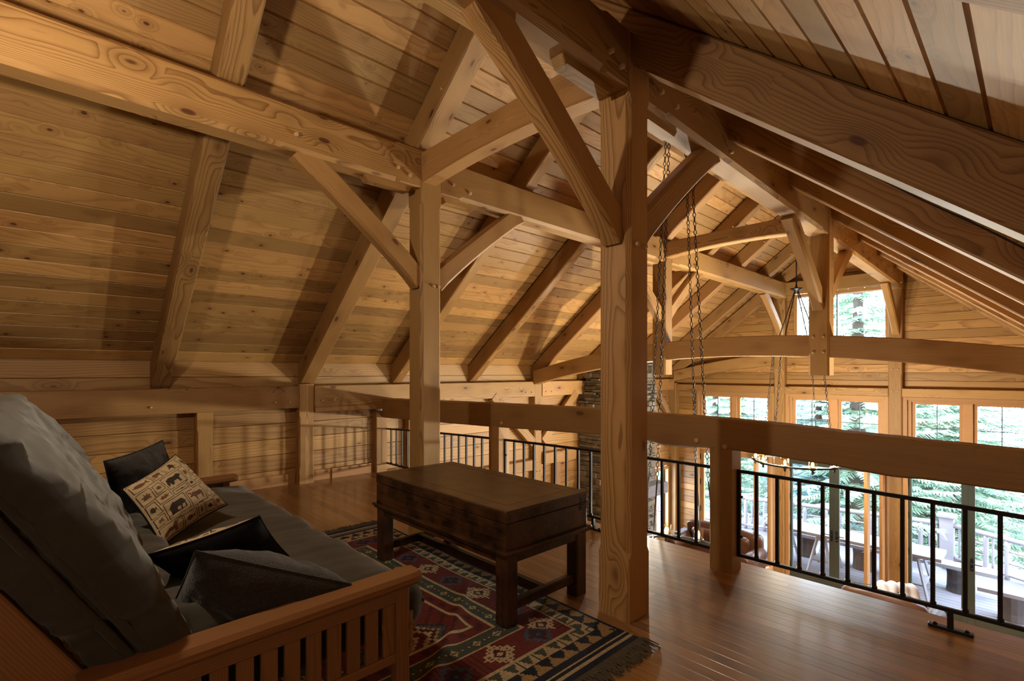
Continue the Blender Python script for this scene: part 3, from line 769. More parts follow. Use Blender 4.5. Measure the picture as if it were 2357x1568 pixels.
def hang2(root):
    zr = .02
    q = MB(); q.tube([(0, 0, 4.25 - zr), (0, 0, 2.84 - zr)], .011, 8); q.lathe([(0, 2.80 - zr), (.03, 2.82 - zr), (.085, 2.85 - zr), (.095, 2.865 - zr), (.02, 2.88 - zr), (.011, 2.92 - zr)], (0, 0, 0), 20); q.build('stem', M['iron'], root, True)
    for i in range(4):
        g = math.radians(75 + 90 * i); c, s = math.cos(g), math.sin(g)
        q = MB(); q.tube([(.03 * c, .03 * s, 2.82 - zr), (.41 * c, .41 * s, 1.78 - zr)], .008, 8); q.build('rod', M['iron'], root)
        chain(root, (.41 * c, .41 * s, 1.78 - zr), (.60 * c, .60 * s, .01))
chandelier((-2.735, 9.0), .02, .60, 10, hang2, 'ring chandelier hung from a thin black stem before the gable window', math.radians(200))

# ------------------------------------------------------------------ hall furniture seen over the loft edge
def nailrow(parent, pts):
    mb = MB()
    for p in pts: mb.lathe([(0, .0), (.013, .002), (.009, .008), (0, .011)], p, 6)
    return mb.build('nailhead_trim', M['brass'], parent, True)
def leather_sofa(loc, rz, w, lab):
    r = empty('leather_sofa', loc, lab, 'sofa', 'leather sofas in the hall', rz)
    def part(nm, sx, sy, sz, rad, c, fn=None, rot=0):
        vs, fs = rbox(sx, sy, sz, rad, 16, 10, 10, fn)
        mt = Matrix.Translation(c) @ Matrix.Rotation(rot, 4, 'X')
        return obj(nm, [mt @ v for v in vs], fs, M['leather'], r, True)
    part('base', w, .95, .3, .05, (0, 0, .28))
    for s in (-1, 1): part('seat_cushion', w / 2 - .17, .75, .2, .07, (s * (w / 4 - .09), -.06, .5), lambda p, n: p + V((0, 0, .02 * math.cos(p.x * 3))))
    part('back', w, .24, .78, .1, (0, .42, .75), lambda p, n: p + V((0, .02 * N3(p.x * 4, p.z * 4, 1), (.07 * math.cos(p.x / w * 3.1) if p.z > 0 else 0))), .1)
    part('back_cushion', w - .42, .2, .5, .09, (0, .24, .82), lambda p, n: p + n * .02 * N3(p.x * 7, p.y * 6, p.z * 5), .15)
    for s in (-1, 1):
        mb = MB(); x = s * (w / 2 - .06)
        mb.tube([(x, -.52, .74), (x, -.5, .74), (x, .4, .76), (x, .44, .76)], [.09, .14, .14, .1], 16)
        a = mb.build('armrest', M['leather'], r, True)
        nailrow(a, [(x + .115 * math.cos(g * .35), -.535, .74 + .115 * math.sin(g * .35)) for g in range(18)])
        q = MB(); q.box(x - .11, x + .11, -.46, .44, .2, .72, c=.03); q.build('arm_panel', M['leather'], r)
    for sx in (-1, 1):
        for sy in (-1, 1):
            q = MB(); q.lathe([(.025, 0), (.04, .06), (.035, .14)], (sx * (w / 2 - .1), sy * .38, 0), 10); q.build('leg', M['trunk'], r)
    nailrow(r, [(-w / 2 + .02 + (w - .04) * i / 50, .31 - .02, 1.155 + .07 * math.cos((i / 50 - .5) * 3.1)) for i in range(51)])
    return r
leather_sofa((-5.05, 11.15, LOW), 0, 1.75, 'cognac leather sofa with nailhead trim below the loft, seen left of the right railing post')
leather_sofa((-1.72, 10.28, LOW), math.radians(177), 1.16, 'leather sofa under the right hall doors with a pale quilt on it')
vs, fs = rbox(.55, .2, .45, .09, 24, 8, 20, lambda p, n: p + n * (.03 * abs(math.sin(p.x * 22)) + .02 * N3(p.x * 8, p.y * 8, p.z * 8)))
mt = Matrix.Translation((-1.56, 10.06, LOW + 1.10)) @ Matrix.Rotation(.5, 4, 'Z') @ Matrix.Rotation(-.5, 4, 'X')
o = obj('quilted_pillow', [mt @ v for v in vs], fs, M['whiteblanket'], None, True); tag(o, 'pale quilted pillow on the leather sofa under the right hall doors', 'pillow')
t = empty('side_table', (-6.05, 12.0, LOW), 'small table with a lamp arm under the narrow hall window', 'table')
q = MB(); q.box(-.35, .35, -.25, .25, .62, .68, c=.01); q.build('table_top', M['oldwood'], t)
for sx in (-1, 1):
    for sy in (-1, 1):
        q = MB(); q.box(sx * .3 - .025, sx * .3 + .025, sy * .2 - .025, sy * .2 + .025, 0, .62); q.build('leg', M['oldwood'], t)

# ------------------------------------------------------------------ outside: deck, rail, plank table, bench, trees
mb = MB()
y = GY + .12; i = 0
mb.box(-11, 4, GY + .12, 17.2, LOW - .18, LOW - .06)
while y < 17.2:
    mb.box(-11, 4, y + .004, y + .164, LOW - .08, LOW - .05, c=.004); y += .17
tag(mb.build('deck_floor', M['deck']), kind='structure')
mb = MB(); mb.add([(-60, 12.75, -6.2), (50, 12.75, -6.2), (50, 70, -5.2), (-60, 70, -5.2)], [(0, 1, 2, 3)]); tag(mb.build('ground', M['ground']), kind='structure')
DZ = LOW - .05
def deck_rail(p0, p1, n, lab):
    p0, p1 = V(p0), V(p1); L = (p1 - p0).length; an = math.atan2(p1.y - p0.y, p1.x - p0.x)
    r = empty('deck_railing', p0, lab, 'railing', 'log railings of the deck', an)
    def log(nm, a, b, rad, par=r):
        q = MB(); a, b = V(a), V(b); m = 6
        q.tube([a + (b - a) * i / m + V((0, 0, .008 * N3(i * 1.7, a.x, 3))) for i in range(m + 1)], rad, 9); q.build(nm, M['railwood'], par, True)
    log('top_rail', (0, 0, .93), (L, 0, .93), .062); log('lower_rail', (0, 0, .12), (L, 0, .12), .045)
    for i in range(n + 1):
        x = L * i / n; log('log_post', (x, 0, 0), (x, 0, .93), .05)
        if i < n:
            for k in range(1, 3):
                if i % 2: log('cross_stick', (x, 0, .12 + .27 * k), (x + L / n, 0, .12 + .27 * k), .024)
                else: log('cross_stick', (x + L / n * k / 3, 0, .12), (x + L / n * k / 3, 0, .93), .024)
    return r
P = [(-10.5, 14.9, DZ), (-6.2, 15.75, DZ), (-1.62, 16.8, DZ), (3.2, 14.3, DZ)]
deck_rail(P[0], P[1], 7, 'log railing of the deck behind the left hall doors')
deck_rail(P[1], P[2], 9, 'log railing along the far side of the deck')
deck_rail(P[2], P[3], 13, 'log railing of the deck on the right of the square corner post')
q = MB(); q.box(-.14, .14, -.14, .14, 0, 1.1, c=.01); q.box(-.19, .19, -.19, .19, 1.1, 1.18, c=.015)
o = q.build('deck_corner_post', M['railwood'], None, False, P[2]); tag(o, 'square capped corner post of the deck railing', 'post')
t = empty('plank_table', (-3.1, 13.85, DZ), 'long weathered plank table on trestles out on the deck', 'table')
for a, b in ((-.42, -.005), (.005, .42)):
    q = MB(); q.box(-1.7, 1.72, a, b, .87, .945, c=.008); q.build('plank', M['oldwood'], t)
for x in (-.48, 1.25, -1.45):
    h = MB()
    for sx in (-1, 1):
        for sy in (-1, 1): h.tube([(x + sx * .07, sy * .30, .86), (x + sx * .26, sy * .42, 0)], .034, 4)
    h.box(x - .07, x + .07, -.38, .38, .78, .865); h.box(x - .2, x + .2, -.37, .37, .28, .31); h.build('trestle', M['oldwood'], t)
t = empty('plank_bench', (-2.5, 14.6, DZ), 'weathered plank bench on log stumps behind the deck table', 'bench')
q = MB(); q.box(-2.0, 1.95, -.2, .2, .50, .585, c=.01); q.build('plank', M['oldwood'], t)
for x in (-.45, 1.3, -1.7):
    q = MB(); q.lathe([(0, 0), (.23, 0), (.215, .12), (.21, .35), (.225, .50), (0, .50)], (x, 0, 0), 15); q.build('stump', M['stump'], t)
t = empty('plank_bench', (.35, 13.7, DZ), 'near plank bench on a stump at the right edge of the deck', 'bench')
q = MB(); q.box(-1.2, 1.6, -.2, .2, .46, .54, c=.01); q.build('plank', M['oldwood'], t)
for x in (-.7, .9):
    q = MB(); q.lathe([(0, 0), (.22, 0), (.20, .15), (.21, .46), (0, .46)], (x, 0, 0), 15); q.build('stump', M['stump'], t)

def conifer(seed, h, base, whorls, m):
    rr = random.Random(seed); tr = MB(); tr.tube([(0, 0, 0), (.02, .03, h * .4), (0, 0, h)], [h * .018 + .06, h * .012 + .03, .01], 9)
    fv = []; ff = []
    for i in range(whorls):
        t = i / (whorls - 1); z = base + (h - base) * (t ** .9); Lb = (1 - t) * h * .27 + .25
        nb = 9 if t < .7 else 6; ph = rr.uniform(0, 6.3)
        for k in range(nb):
            g = ph + 2 * math.pi * k / nb + rr.uniform(-.25, .25); L = Lb * rr.uniform(.72, 1.12)
            dx, dy = math.cos(g), math.sin(g); dr = rr.uniform(.18, .42)
            ns = max(7, int(L * 13))
            for s in range(ns):
                u = (s + .6) / ns; c = V((dx * L * u, dy * L * u, z - dr * L * u + .28 * L * u * u))
                wd = (.10 + .26 * (1 - u)) * min(1.5, L) * .42 + .04
                for sd in (-1, 1):
                    b = V((-dy * sd, dx * sd, -.28 + rr.uniform(-.25, .2))) * wd + V((dx, dy, 0)) * wd * .75
                    e = V((dx, dy, -.15)) * .024; zz = V((0, 0, rr.uniform(-.03, .05)))
                    n0 = len(fv)
                    fv += [c - e, c + e, c + b * .62 + e * 1.25 + zz, c + b, c + b * .62 - e * 1.1 + zz]
                    ff.append((n0, n0 + 1, n0 + 2, n0 + 3, n0 + 4))
                n0 = len(fv); w2 = V((-dy, dx, 0)) * .035
                fv += [c - w2, c + w2, c + V((dx * .22, dy * .22, -.05 - rr.uniform(0, .12)))]; ff.append((n0, n0 + 1, n0 + 2))
    return tr, fv, ff
protos = []
for sd, h, bs, wh, m in ((11, 11.5, 1.0, 34, 'needle'), (23, 9.5, .6, 30, 'needle2'), (37, 13.0, 1.4, 38, 'needle')):
    tr, fv, ff = conifer(sd, h, bs, wh, m)
    r = empty('conifer', (0, 0, 0), None, 'tree', 'conifers outside the gable windows')
    tr.build('trunk', M['bark'], r, True); f = obj('foliage', fv, ff, M[m], r); protos.append(r)
spots = [(-8.6, 18.9, 0, 'conifer seen through the left pair of hall windows'), (-5.4, 20.2, 1, 'conifer straight outside the middle of the left hall window'), (-4.0, 19.2, 2, 'blue green conifer filling the gable window'),
         (-1.6, 20.9, 0, 'conifer in the left light of the right hall window'), (2.2, 20.5, 1, 'conifer at the right edge of the frame beyond the deck'), (-11.5, 20.3, 2, 'conifer farthest left beyond the deck'),
         (-7.2, 22.8, 1, 'conifer standing behind the gap between the left and middle windows'), (-2.9, 23.8, 0, 'conifer back row, between the middle and right windows'), (1.2, 24.9, 2, 'conifer back row, far right beyond the deck'), (-10.2, 24.8, 0, 'conifer back row, far left')]
for i, (x, y, k, lab) in enumerate(spots):
    src = protos[k]
    first = i in (0, 1, 2)
    if first: r = protos[(0, 1, 2)[k]]
    else:
        r = src.copy(); COL.objects.link(r)
        for ch in list(src.children):
            c = ch.copy(); COL.objects.link(c); c.parent = r
    r.location = (x, y, -5.9); r.rotation_euler.z = i * 1.37; s = .9 + .07 * ((i * 7) % 5); r.scale = (s, s, s); r['label'] = lab

# ------------------------------------------------------------------ chest table
ct = empty('chest_table', (-2.87, 2.325, 0), 'big dark wooden chest table with hinged lid, standing half on the kilim rug', 'table')
W, D = 1.52, .745
def lt(name, p0, p1, w, h, m='trunk', up=(0, 0, 1), c=.006):
    o = timber(name, p0, p1, w, h, None, None, up=up, c=c, m=m); mw = o.matrix_world.copy(); o.parent = ct; o.matrix_basis = mw; return o
x1, y1 = W / 2, D / 2
def hollow(name, z0, z1, t, out=0, m='trunk', c=.004):
    mb = MB(); a, b = x1 + out, y1 + out
    mb.box(-a, a, -b, -b + t, z0, z1, c=c); mb.box(-a, a, b - t, b, z0, z1, c=c)
    mb.box(-a, -a + t, -b + t, b - t, z0, z1, c=c); mb.box(a - t, a, -b + t, b - t, z0, z1, c=c)
    return mb.build(name, M[m], ct)
hollow('chest_box', .455, .616, .03)
mb = MB(); mb.box(-x1 + .03, x1 - .03, -y1 + .03, y1 - .03, .45, .47); mb.build('chest_bottom', M['trunk'], ct)
hollow('lid', .620, .678, .03, .002)
# worn top: a framed panel of boards with a fine inlaid line
mb = MB(); b = .012
mb.box(-x1 - .004, x1 + .004, -y1 - .004, y1 + .004, .676, .694, c=.006)
top = lt('lid_top', (-x1 - .004, 0, .685), (x1 + .004, 0, .685), D + .008, .018, 'trunktop', c=.006)
mb = MB()
for s in (-1, 1):
    mb.box(-x1 + .10, x1 - .10, s * (y1 - .10) - .0018, s * (y1 - .10) + .0018, .6935, .6946); mb.box(s * (x1 - .10) - .0018, s * (x1 - .10) + .0018, -y1 + .10, y1 - .10, .6935, .6946)
mb.build('inlay_line', M['trunk'], ct)
hollow('moulding', .440, .462, .05, .028, c=.009); hollow('lower_moulding', .422, .442, .04, .014, c=.007)
hollow('apron', .375, .425, .028, -.012)
for sx in (-1, 1):
    for sy in (-1, 1): lt('leg', (sx * (x1 - .05), sy * (y1 - .05), 0), (sx * (x1 - .05), sy * (y1 - .05), .425), .098, .098, up=(0, 1, 0), c=.008)
for sx in (-1, 1): lt('side_stretcher', (sx * (x1 - .05), -y1 + .09, .115), (sx * (x1 - .05), y1 - .09, .115), .042, .062)
lt('long_stretcher', (-x1 + .06, .0, .115), (x1 - .06, .0, .115), .05, .062)
mb = MB()
for z in (.648, .592):
    mb.box(x1 + .001, x1 + .005, y1 - .075, y1 - .005, z - .017, z + .017, c=.0015)
    for yy in (-.06, -.035, -.015): mb.tube([(x1 + .004, y1 + yy, z), (x1 + .0075, y1 + yy, z)], .0045, 8)
mb.tube([(x1 + .006, y1 - .08, .62), (x1 + .006, y1, .62)], .006, 8)
mb.build('hinge', M['brass'], ct)
mb = MB(); mb.box(-x1 - .005, -x1 - .001, y1 - .075, y1 - .005, .57, .655); mb.build('hinge', M['brass'], ct)

# ------------------------------------------------------------------ kilim rug
X0, X1, Y0, Y1 = -4.48, -1.535, .46, 2.44
CR, NAVY, RED, GRN, DKR, TAN, BLU = (.40, .31, .19), (.022, .026, .040), (.12, .026, .022), (.060, .066, .052), (.065, .018, .018), (.30, .20, .10), (.055, .075, .12)
def motif(a, b, s):
    """stepped diamond with hooked outline; returns level 0..3"""
    k = s / 9; a = abs(math.floor(a / k + .5)); b = abs(math.floor(b / k + .5)); m = a + b
    if m <= 1: return 1
    if m <= 3: return 2
    if m <= 5: return 3
    if m in (6, 7) and (a % 2 == 0 or b % 2 == 0): return 1
    if m == 8 and a % 2 == 0 and b % 2 == 0: return 1
    return 0
def kilim(u, v):
    dx = min(u, X1 - X0 - u); dy = min(v, Y1 - Y0 - v); jig = 0
    E = .125
    if dx < E:
        if .045 < dx < .062 or .084 < dx < .101: return CR
        return NAVY
    e = dx - E; d = min(e, dy); al = v if e <= dy else u
    if d < .022: return NAVY
    if d < .185:
        t = (d - .022) / .163; p = .105; f = abs((al / p) % 1 - .5) * 2
        t = math.floor(t * 12) / 12; f = math.floor(f * 12) / 12
        if t < .5: return TAN if f > t * 2 * .95 + .05 else NAVY
        t2 = (t - .5) * 2
        return CR if f < 1 - t2 * .95 - .03 and f > .0 else GRN
    if d < .200: return CR
    if d < .395:
        p = .29; q = (al / p) % 1 - .5; lv = motif(q * p, d - .2975, .115); alt = int(al / p) % 2
        if lv == 1: return CR if not alt else BLU
        if lv == 2: return DKR if not alt else NAVY
        if lv == 3: return CR if not alt else DKR
        return RED if ((al * 61) % 1 > .12) else DKR
    if d < .408: return CR
    if d < .515:
        p = .15; q = ((al / p) % 1 - .5) * p; w = d - .4615; k = .011
        a, b = abs(round(q / k)), abs(round(w / k))
        if (a + b == 2) or (a == 0 and b == 1): return CR
        if b == 0 and a > 2: return GRN if a % 5 else CR
        return GRN
    if d < .530: return CR
    if d < .61:
        q = (al / .12) % 1
        return DKR if (.3 < q < .7 and .55 < d < .59) else RED
    if d < .628: return CR
    # field with three stepped medallions
    cx, cy = u - (X1 - X0) / 2, v - (Y1 - Y0) / 2
    p = .62; q = ((cx / p + .5) % 1 - .5) * p; k = .02
    m = abs(round(q / k)) * 1.0 + abs(round(cy / k)) * 1.15
    if m < 3: return BLU
    if m < 5: return CR
    if m < 8: return RED
    if m < 10: return CR
    if m < 12: return DKR
    if m < 13.2: return TAN
    if m < 15: return GRN
    if m < 16: return NAVY
    return RED if (abs(round(cx / k)) + abs(round(cy / k))) % 6 else DKR
def rug():
    nx, ny = 270, 182; vs = []; fs = []
    hz = lambda x, y: .012 + .030 * math.exp(-((x + y * .55 + 3.15 + .55) / .05) ** 2) * math.exp(-((y - 1.75) / .35) ** 2) * 0 + .022 * math.exp(-((x - (-2.35 + (1.75 - y) * .9)) / .055) ** 2) * max(0, min(1, (2.3 - y) * 2)) * max(0, min(1, (y - 1.0) * 3)) * (0 if (-2.2 < x < -2.05 and 1.9 < y < 2.1) else 1) + .006 * max(0, N3(x * 2.3, y * 2.3, 4))
    for j in range(ny + 1):
        for i in range(nx + 1):
            x = X0 + (X1 - X0) * i / nx; y = Y0 + (Y1 - Y0) * j / ny
            ed = .012 * N3(x * 2.2, 1.3, 0) if j in (0, ny) else 0
            vs.append((x, y + .02 * N3(x * 1.5, 7, 0) * (j / ny), hz(x, y)))
    for j in range(ny):
        for i in range(nx): fs.append((j * (nx + 1) + i, j * (nx + 1) + i + 1, (j + 1) * (nx + 1) + i + 1, (j + 1) * (nx + 1) + i))
    root = empty('kilim_rug', ((X0 + X1) / 2, (Y0 + Y1) / 2, 0), 'red, navy and cream kilim rug with stepped motifs on the wooden floor', 'rug')
    o = V(((X0 + X1) / 2, (Y0 + Y1) / 2, 0))
    w = obj('woven_field', [V(v) - o for v in vs], fs, M['kilim'], root, True)
    at = w.data.color_attributes.new('Col', 'FLOAT_COLOR', 'CORNER'); buf = []
    for j in range(ny):
        for i in range(nx):
            jt = R.uniform(.82, 1.15); c = kilim((i + .5) / nx * (X1 - X0), (j + .5) / ny * (Y1 - Y0))
            buf += [c[0] * jt, c[1] * jt, c[2] * jt, 1] * 4
    at.data.foreach_set('color', buf)
    for s, xe in ((-1, X0), (1, X1)):
        mb = MB(); y = Y0
        while y < Y1:
            L = R.uniform(.08, .13); a = R.uniform(-.035, .035); z = R.uniform(.004, .016); dy = a
            p = [V((xe - .004 * s, y, .012)), V((xe + s * L * .4, y + dy * .3, z + .006)), V((xe + s * L, y + dy, R.uniform(.002, .012)))]
            mb.tube([q - o for q in p], [.0045, .0042, .003], 4, False); y += .0042
        mb.build('fringe', M['fringe'], root)
rug()

# ------------------------------------------------------------------ futon sofa
FX0, FX1 = -4.26, -1.655
ft = empty('futon_sofa', ((FX0 + FX1) / 2, .6, 0), 'wooden futon sofa with slatted arms and a thick grey olive mattress', 'sofa')
FO = V(((FX0 + FX1) / 2, .6, 0))
def fb(name, p0, p1, w, h, up=(0, 0, 1), c=.005, par=None, m='futonwood', prof=None):
    o = timber(name, V(p0) - FO, V(p1) - FO, w, h, None, None, up=up, c=c, m=m, prof=prof)
    mw = o.matrix_world.copy(); o.parent = ft; o.matrix_basis = mw; return o
for sgn, xo in ((1, FX1), (-1, FX0)):
    xc = xo - sgn * .055
    # arm board: rounded front end, slightly falling to the back
    def ap(L):
        st = []
        for t, k in ((0, .55), (.01, .8), (.03, .95), (.06, 1), (L - .06, 1), (L - .03, .95), (L - .01, .8), (L, .5)):
            st.append((t, (-.058 * k, .058 * k, -.024 * min(1, k + .15), .024 * min(1, k + .15)), .014))
        return st
    fb('arm_board', (xc, .06, .682), (xc, 1.10, .698), .116, .048, prof=ap)
    xr = xo - sgn * .05; w = .034
    fb('arm_rail', (xr, .10, .630), (xr, 1.045, .643), w, .058); fb('lower_arm_rail', (xr, .10, .398), (xr, 1.045, .404), w, .036)
    fb('front_leg', (xr, 1.018, 0), (xr, 1.018, .674), .05, .055, up=(0, 1, 0)); fb('back_leg', (xr, .12, 0), (xr, .12, .66), .05, .055, up=(0, 1, 0))
    y = .968
    while y > .17: fb('arm_slat', (xr, y, .41), (xr, y, .62), .016, .0505, up=(0, 1, 0), c=.002); y -= .0716
    fb('arm_bracket', (xr + sgn * .006, 1.052, .40), (xr + sgn * .006, 1.052, .56), .022, .035, up=(0, 1, 0), c=.008)
    q = MB()
    for z in (.44, .51): q.lathe([(.015, 0), (.013, .006), (0, .009)], (0, 0, 0), 10) if False else q.tube([V((xr + sgn * .017, 1.055, z)) - FO, V((xr + sgn * .026, 1.055, z)) - FO], .012, 10)
    q.build('bolt', M['futonwood'], ft)
for y in (.25, 1.0): fb('seat_rail', (FX0 + .08, y, .40), (FX1 - .08, y, .40), .03, .09)
for i in range(9): x = FX0 + .25 + i * .265; fb('seat_slat', (x, .2, .435), (x, 1.06, .435), .07, .018)
# leaning back frame
bdir = V((0, -.518, .855)); bn = V((0, .855, .518)); B0 = V((0, .19, .52))
for x in (FX1 - .115, FX0 + .115): fb('back_stile', B0 + V((x, 0, 0)) - bn * .045, B0 + V((x, 0, 0)) + bdir * .86 - bn * .045, .04, .10, up=bn)
for t in (.08, .84): fb('back_rail', B0 + V((FX0 + .13, 0, 0)) + bdir * t - bn * .03, B0 + V((FX1 - .13, 0, 0)) + bdir * t - bn * .03, .03, .07, up=bdir)
for i in range(10): x = FX0 + .25 + i * .235; fb('back_slat', B0 + V((x, 0, 0)) - bn * .02, B0 + V((x, 0, 0)) + bdir * .84 - bn * .02, .06, .016, up=bn)
# mattress: seat and back
MX0, MX1 = FX0 + .07, FX1 - .115; ML = MX1 - MX0; mc = (MX0 + MX1) / 2
def tuft(p, u, v):
    return 0
def wr(p, a, b, s): return s * (.5 - abs(N3(p.x * a, p.y * b, p.z * b)))
def seat_fn(p, n):
    z = p.z
    if n.z > .3:
        bul = (1 - (2 * p.x / ML) ** 6) * (1 - (2 * p.y / .95) ** 4)
        z += .03 * bul + .014 * N3(p.x * 2.2, p.y * 2.2, 1) - .03 * math.exp(-((p.y + .5) / .2) ** 2)
    q = V((p.x, p.y, z)); cr = max(0, p.y) * 1.6
    q += n * (.016 * N3(p.x * 15, p.y * 4, p.z * 4) * cr + .010 * N3(p.x * 5 + p.y * 3, p.y * 7, 3) + .012 * N3(p.x * 2.4, p.y * 3, 8))
    if p.y > .3 and n.y > .3: q.z += 0; q.y += .02 * (1 - (p.z / .11) ** 2)
    return q
vs, fs = rbox(ML + .04, .95, .20, .085, 110, 50, 12, seat_fn)
ms = obj('seat_mattress', [v + V((mc, .675, .536)) - FO for v in vs], fs, M['suede'], ft, True)
def fold_fn(p, n):
    return p + n * (.030 * N3(p.x * 5, p.y * 6, p.z * 6) + .022 * N3(p.x * 13, p.y * 5, 4))
vs, fs = rbox(ML - .02, .22, .18, .088, 120, 14, 12, fold_fn)
obj('mattress_fold', [v + V((mc, .335, .645)) - FO for v in vs], fs, M['suede'], ft, True)
def back_fn(p, n):
    # p.x along the sofa, p.y through the thickness (front +), p.z up the back
    y = p.y; t = p.z / .84 + .5
    if n.y > .3:
        bul = (1 - (2 * p.x / ML) ** 8); y += .03 * bul * math.sin(max(0, min(1, t)) * math.pi)
        y += .018 * math.sin(p.x * 5.2 + 1) * math.sin(t * 3.1) + .012 * N3(p.x * 3, p.z * 3, 2)
    q = V((p.x, y, p.z))
    end = max(0, (abs(p.x) - ML / 2 + .25) / .25)
    fo = N3(p.x * 2.6 + 1.5 * p.y, p.y * 2.5 + 3, p.z * 13 + p.y * 5); fo2 = N3(p.x * 5, p.y * 3 + 7, p.z * 27 + p.y * 9)
    q += n * ((.026 * (.4 - abs(fo)) + .013 * (.4 - abs(fo2))) * (.30 + .70 * end) + .022 * N3(p.x * 3, p.y * 4, p.z * 5 + 5) + .006 * N3(p.x * 9, p.y * 9, p.z * 16))
    if abs(n.x) > .6:
        q.x -= math.copysign(.026 * math.exp(-(p.y / .016) ** 2), p.x); q.x += math.copysign(.022 * (1 - (p.y / .12) ** 2), p.x)
    if n.z > .4: q.z += .012 * N3(p.x * 14, p.y * 4, 7) + .03 * (1 - (2 * p.x / ML) ** 4)
    return q
vs, fs = rbox(ML + .02, .225, .84, .06, 120, 26, 66, back_fn)
bm_ = Matrix(((1, 0, 0, 0), (0, bn.y, bdir.y, 0), (0, bn.z, bdir.z, 0), (0, 0, 0, 1)))
BC = V((mc, .235, .655)) + bdir * .36
mbk = obj('back_mattress', [bm_ @ v + BC - FO for v in vs], fs, M['suede'], ft, True)
for sgn in (1, -1):
    for off in (-.017, .017):
        q = MB(); pts = []
        for i in range(40):
            t = -.40 + .8 * i / 39
            pts.append(bm_ @ V((sgn * (ML / 2 + .024 + .003 * N3(t * 9, off * 40, 1)), off * (1 + .35 * N3(t * 5, off * 9, 6)), t)) + BC - FO)
        q.tube(pts, .012, 7); q.build('piping', M['suede'], mbk, True)
q = MB(); q.tube([V((MX0 + ML * i / 60, 1.168 + .006 * N3(i * .7, 2, 2), .545 + .006 * N3(i * .4, 5, 1))) - FO for i in range(61)], .007, 6); q.build('piping', M['suede'], ms, True)

# ------------------------------------------------------------------ pillows
def pillow(name, c4, thick, mf, mb_, label, n=60, sag=0.0, seed=1, colour=None, pin=.07):
    """c4: corners in order round the pillow as seen from its front; front face normal = (c1-c0)x(c3-c0)"""
    a, b, c, d = [V(p) for p in c4]; O = (a + b + c + d) / 4
    nrm = (b - a).cross(d - a).normalized(); vs = []; fs = []; mi = []
    def P(u, v, s):
        # pinch the sides in between the corners
        uu = u * (1 - pin * (1 - v * v) * abs(u)); vv = v * (1 - pin * (1 - u * u) * abs(v))
        p = ((a * (1 - uu) + b * (1 + uu)) * (1 - vv) + (d * (1 - uu) + c * (1 + uu)) * (1 + vv)) / 4
        h = max(0, (1 - u ** 4)) ** .55 * max(0, (1 - v ** 4)) ** .55 * (.55 + .45 * (1 - u * u) * (1 - v * v))
        e = max(abs(u), abs(v))
        w = .10 * N3(u * 3 + seed, v * 3, s) + .06 * N3(u * 8, v * 8 + seed, s) * e
        return p + nrm * s * thick / 2 * h * (1 + w * 1.6)
    for s in (1, -1):
        b0 = len(vs)
        for j in range(n + 1):
            for i in range(n + 1): vs.append(P(2 * i / n - 1, 2 * j / n - 1, s) - O)
        for j in range(n):
            for i in range(n):
                q = (b0 + j * (n + 1) + i, b0 + j * (n + 1) + i + 1, b0 + (j + 1) * (n + 1) + i + 1, b0 + (j + 1) * (n + 1) + i)
                fs.append(q if s > 0 else q[::-1]); mi.append(0 if s > 0 else 1)
    r = empty(name, O, label, 'pillow', 'throw pillows on the futon')
    half = len(fs) // 2; nv = len(vs) // 2
    f = obj('front_cover', vs[:nv], fs[:half], mf, r, True)
    k = obj('back_cover', vs[nv:], [tuple(i - nv for i in q) for q in fs[half:]], mb_, r, True)
    e = MB(); ring = [(t, -1) for t in [i / 12 - 1 for i in range(24)]] + [(1, t) for t in [i / 12 - 1 for i in range(24)]] + [(-t, 1) for t in [i / 12 - 1 for i in range(24)]] + [(-1, -t) for t in [i / 12 - 1 for i in range(25)]]
    e.tube([P(u, v, 1) - O for u, v in ring], .004, 6, False); e.build('seam', mb_, r, True)
    if colour:
        for ob in colour[1]:
            me = {'f': f, 'b': k}[ob].data; at = me.color_attributes.new('Col', 'FLOAT_COLOR', 'CORNER'); buf = []
            for j in range(n):
                for i in range(n):
                    cc = colour[0]((i + .5) / n, (j + .5) / n); buf += [cc[0], cc[1], cc[2], 1] * 4
            at.data.foreach_set('color', buf)
    return r
INK, BRN, CLO = (.030, .022, .016), (.10, .048, .028), (.36, .265, .155)
def inpoly(x, y, P):
    s = False; j = len(P) - 1
    for i in range(len(P)):
        if (P[i][1] > y) != (P[j][1] > y) and x < (P[j][0] - P[i][0]) * (y - P[i][1]) / (P[j][1] - P[i][1]) + P[i][0]: s = not s
        j = i
    return s
BEAR = [(.05, .45), (.1, .72), (.28, .84), (.5, .78), (.66, .82), (.76, .9), (.82, .8), (.96, .66), (.94, .58), (.8, .54), (.76, .4), (.8, .1), (.68, .1), (.62, .38), (.42, .38), (.34, .1), (.22, .1), (.2, .36), (.08, .12), (.02, .16)]
MOOSE = [(.02, .56), (.06, .64), (.18, .7), (.1, .82), (.02, .8), (.06, .96), (.2, .9), (.26, .78), (.42, .84), (.66, .74), (.9, .72), (.96, .58), (.9, .08), (.84, .08), (.82, .42), (.48, .42), (.46, .08), (.4, .08), (.36, .44), (.28, .54), (.16, .52)]
PINE = [(.5, .98), (.36, .74), (.44, .76), (.26, .5), (.4, .54), (.14, .24), (.44, .3), (.44, .04), (.56, .04), (.56, .3), (.86, .24), (.6, .54), (.74, .5), (.56, .76), (.64, .74)]
CABIN = [(.04, .5), (.3, .86), (.84, .86), (.98, .5), (.92, .5), (.92, .1), (.1, .1), (.1, .5)]
FISH = [(.02, .5), (.2, .72), (.5, .76), (.74, .58), (.95, .8), (.9, .5), (.95, .22), (.74, .44), (.5, .26), (.2, .3)]
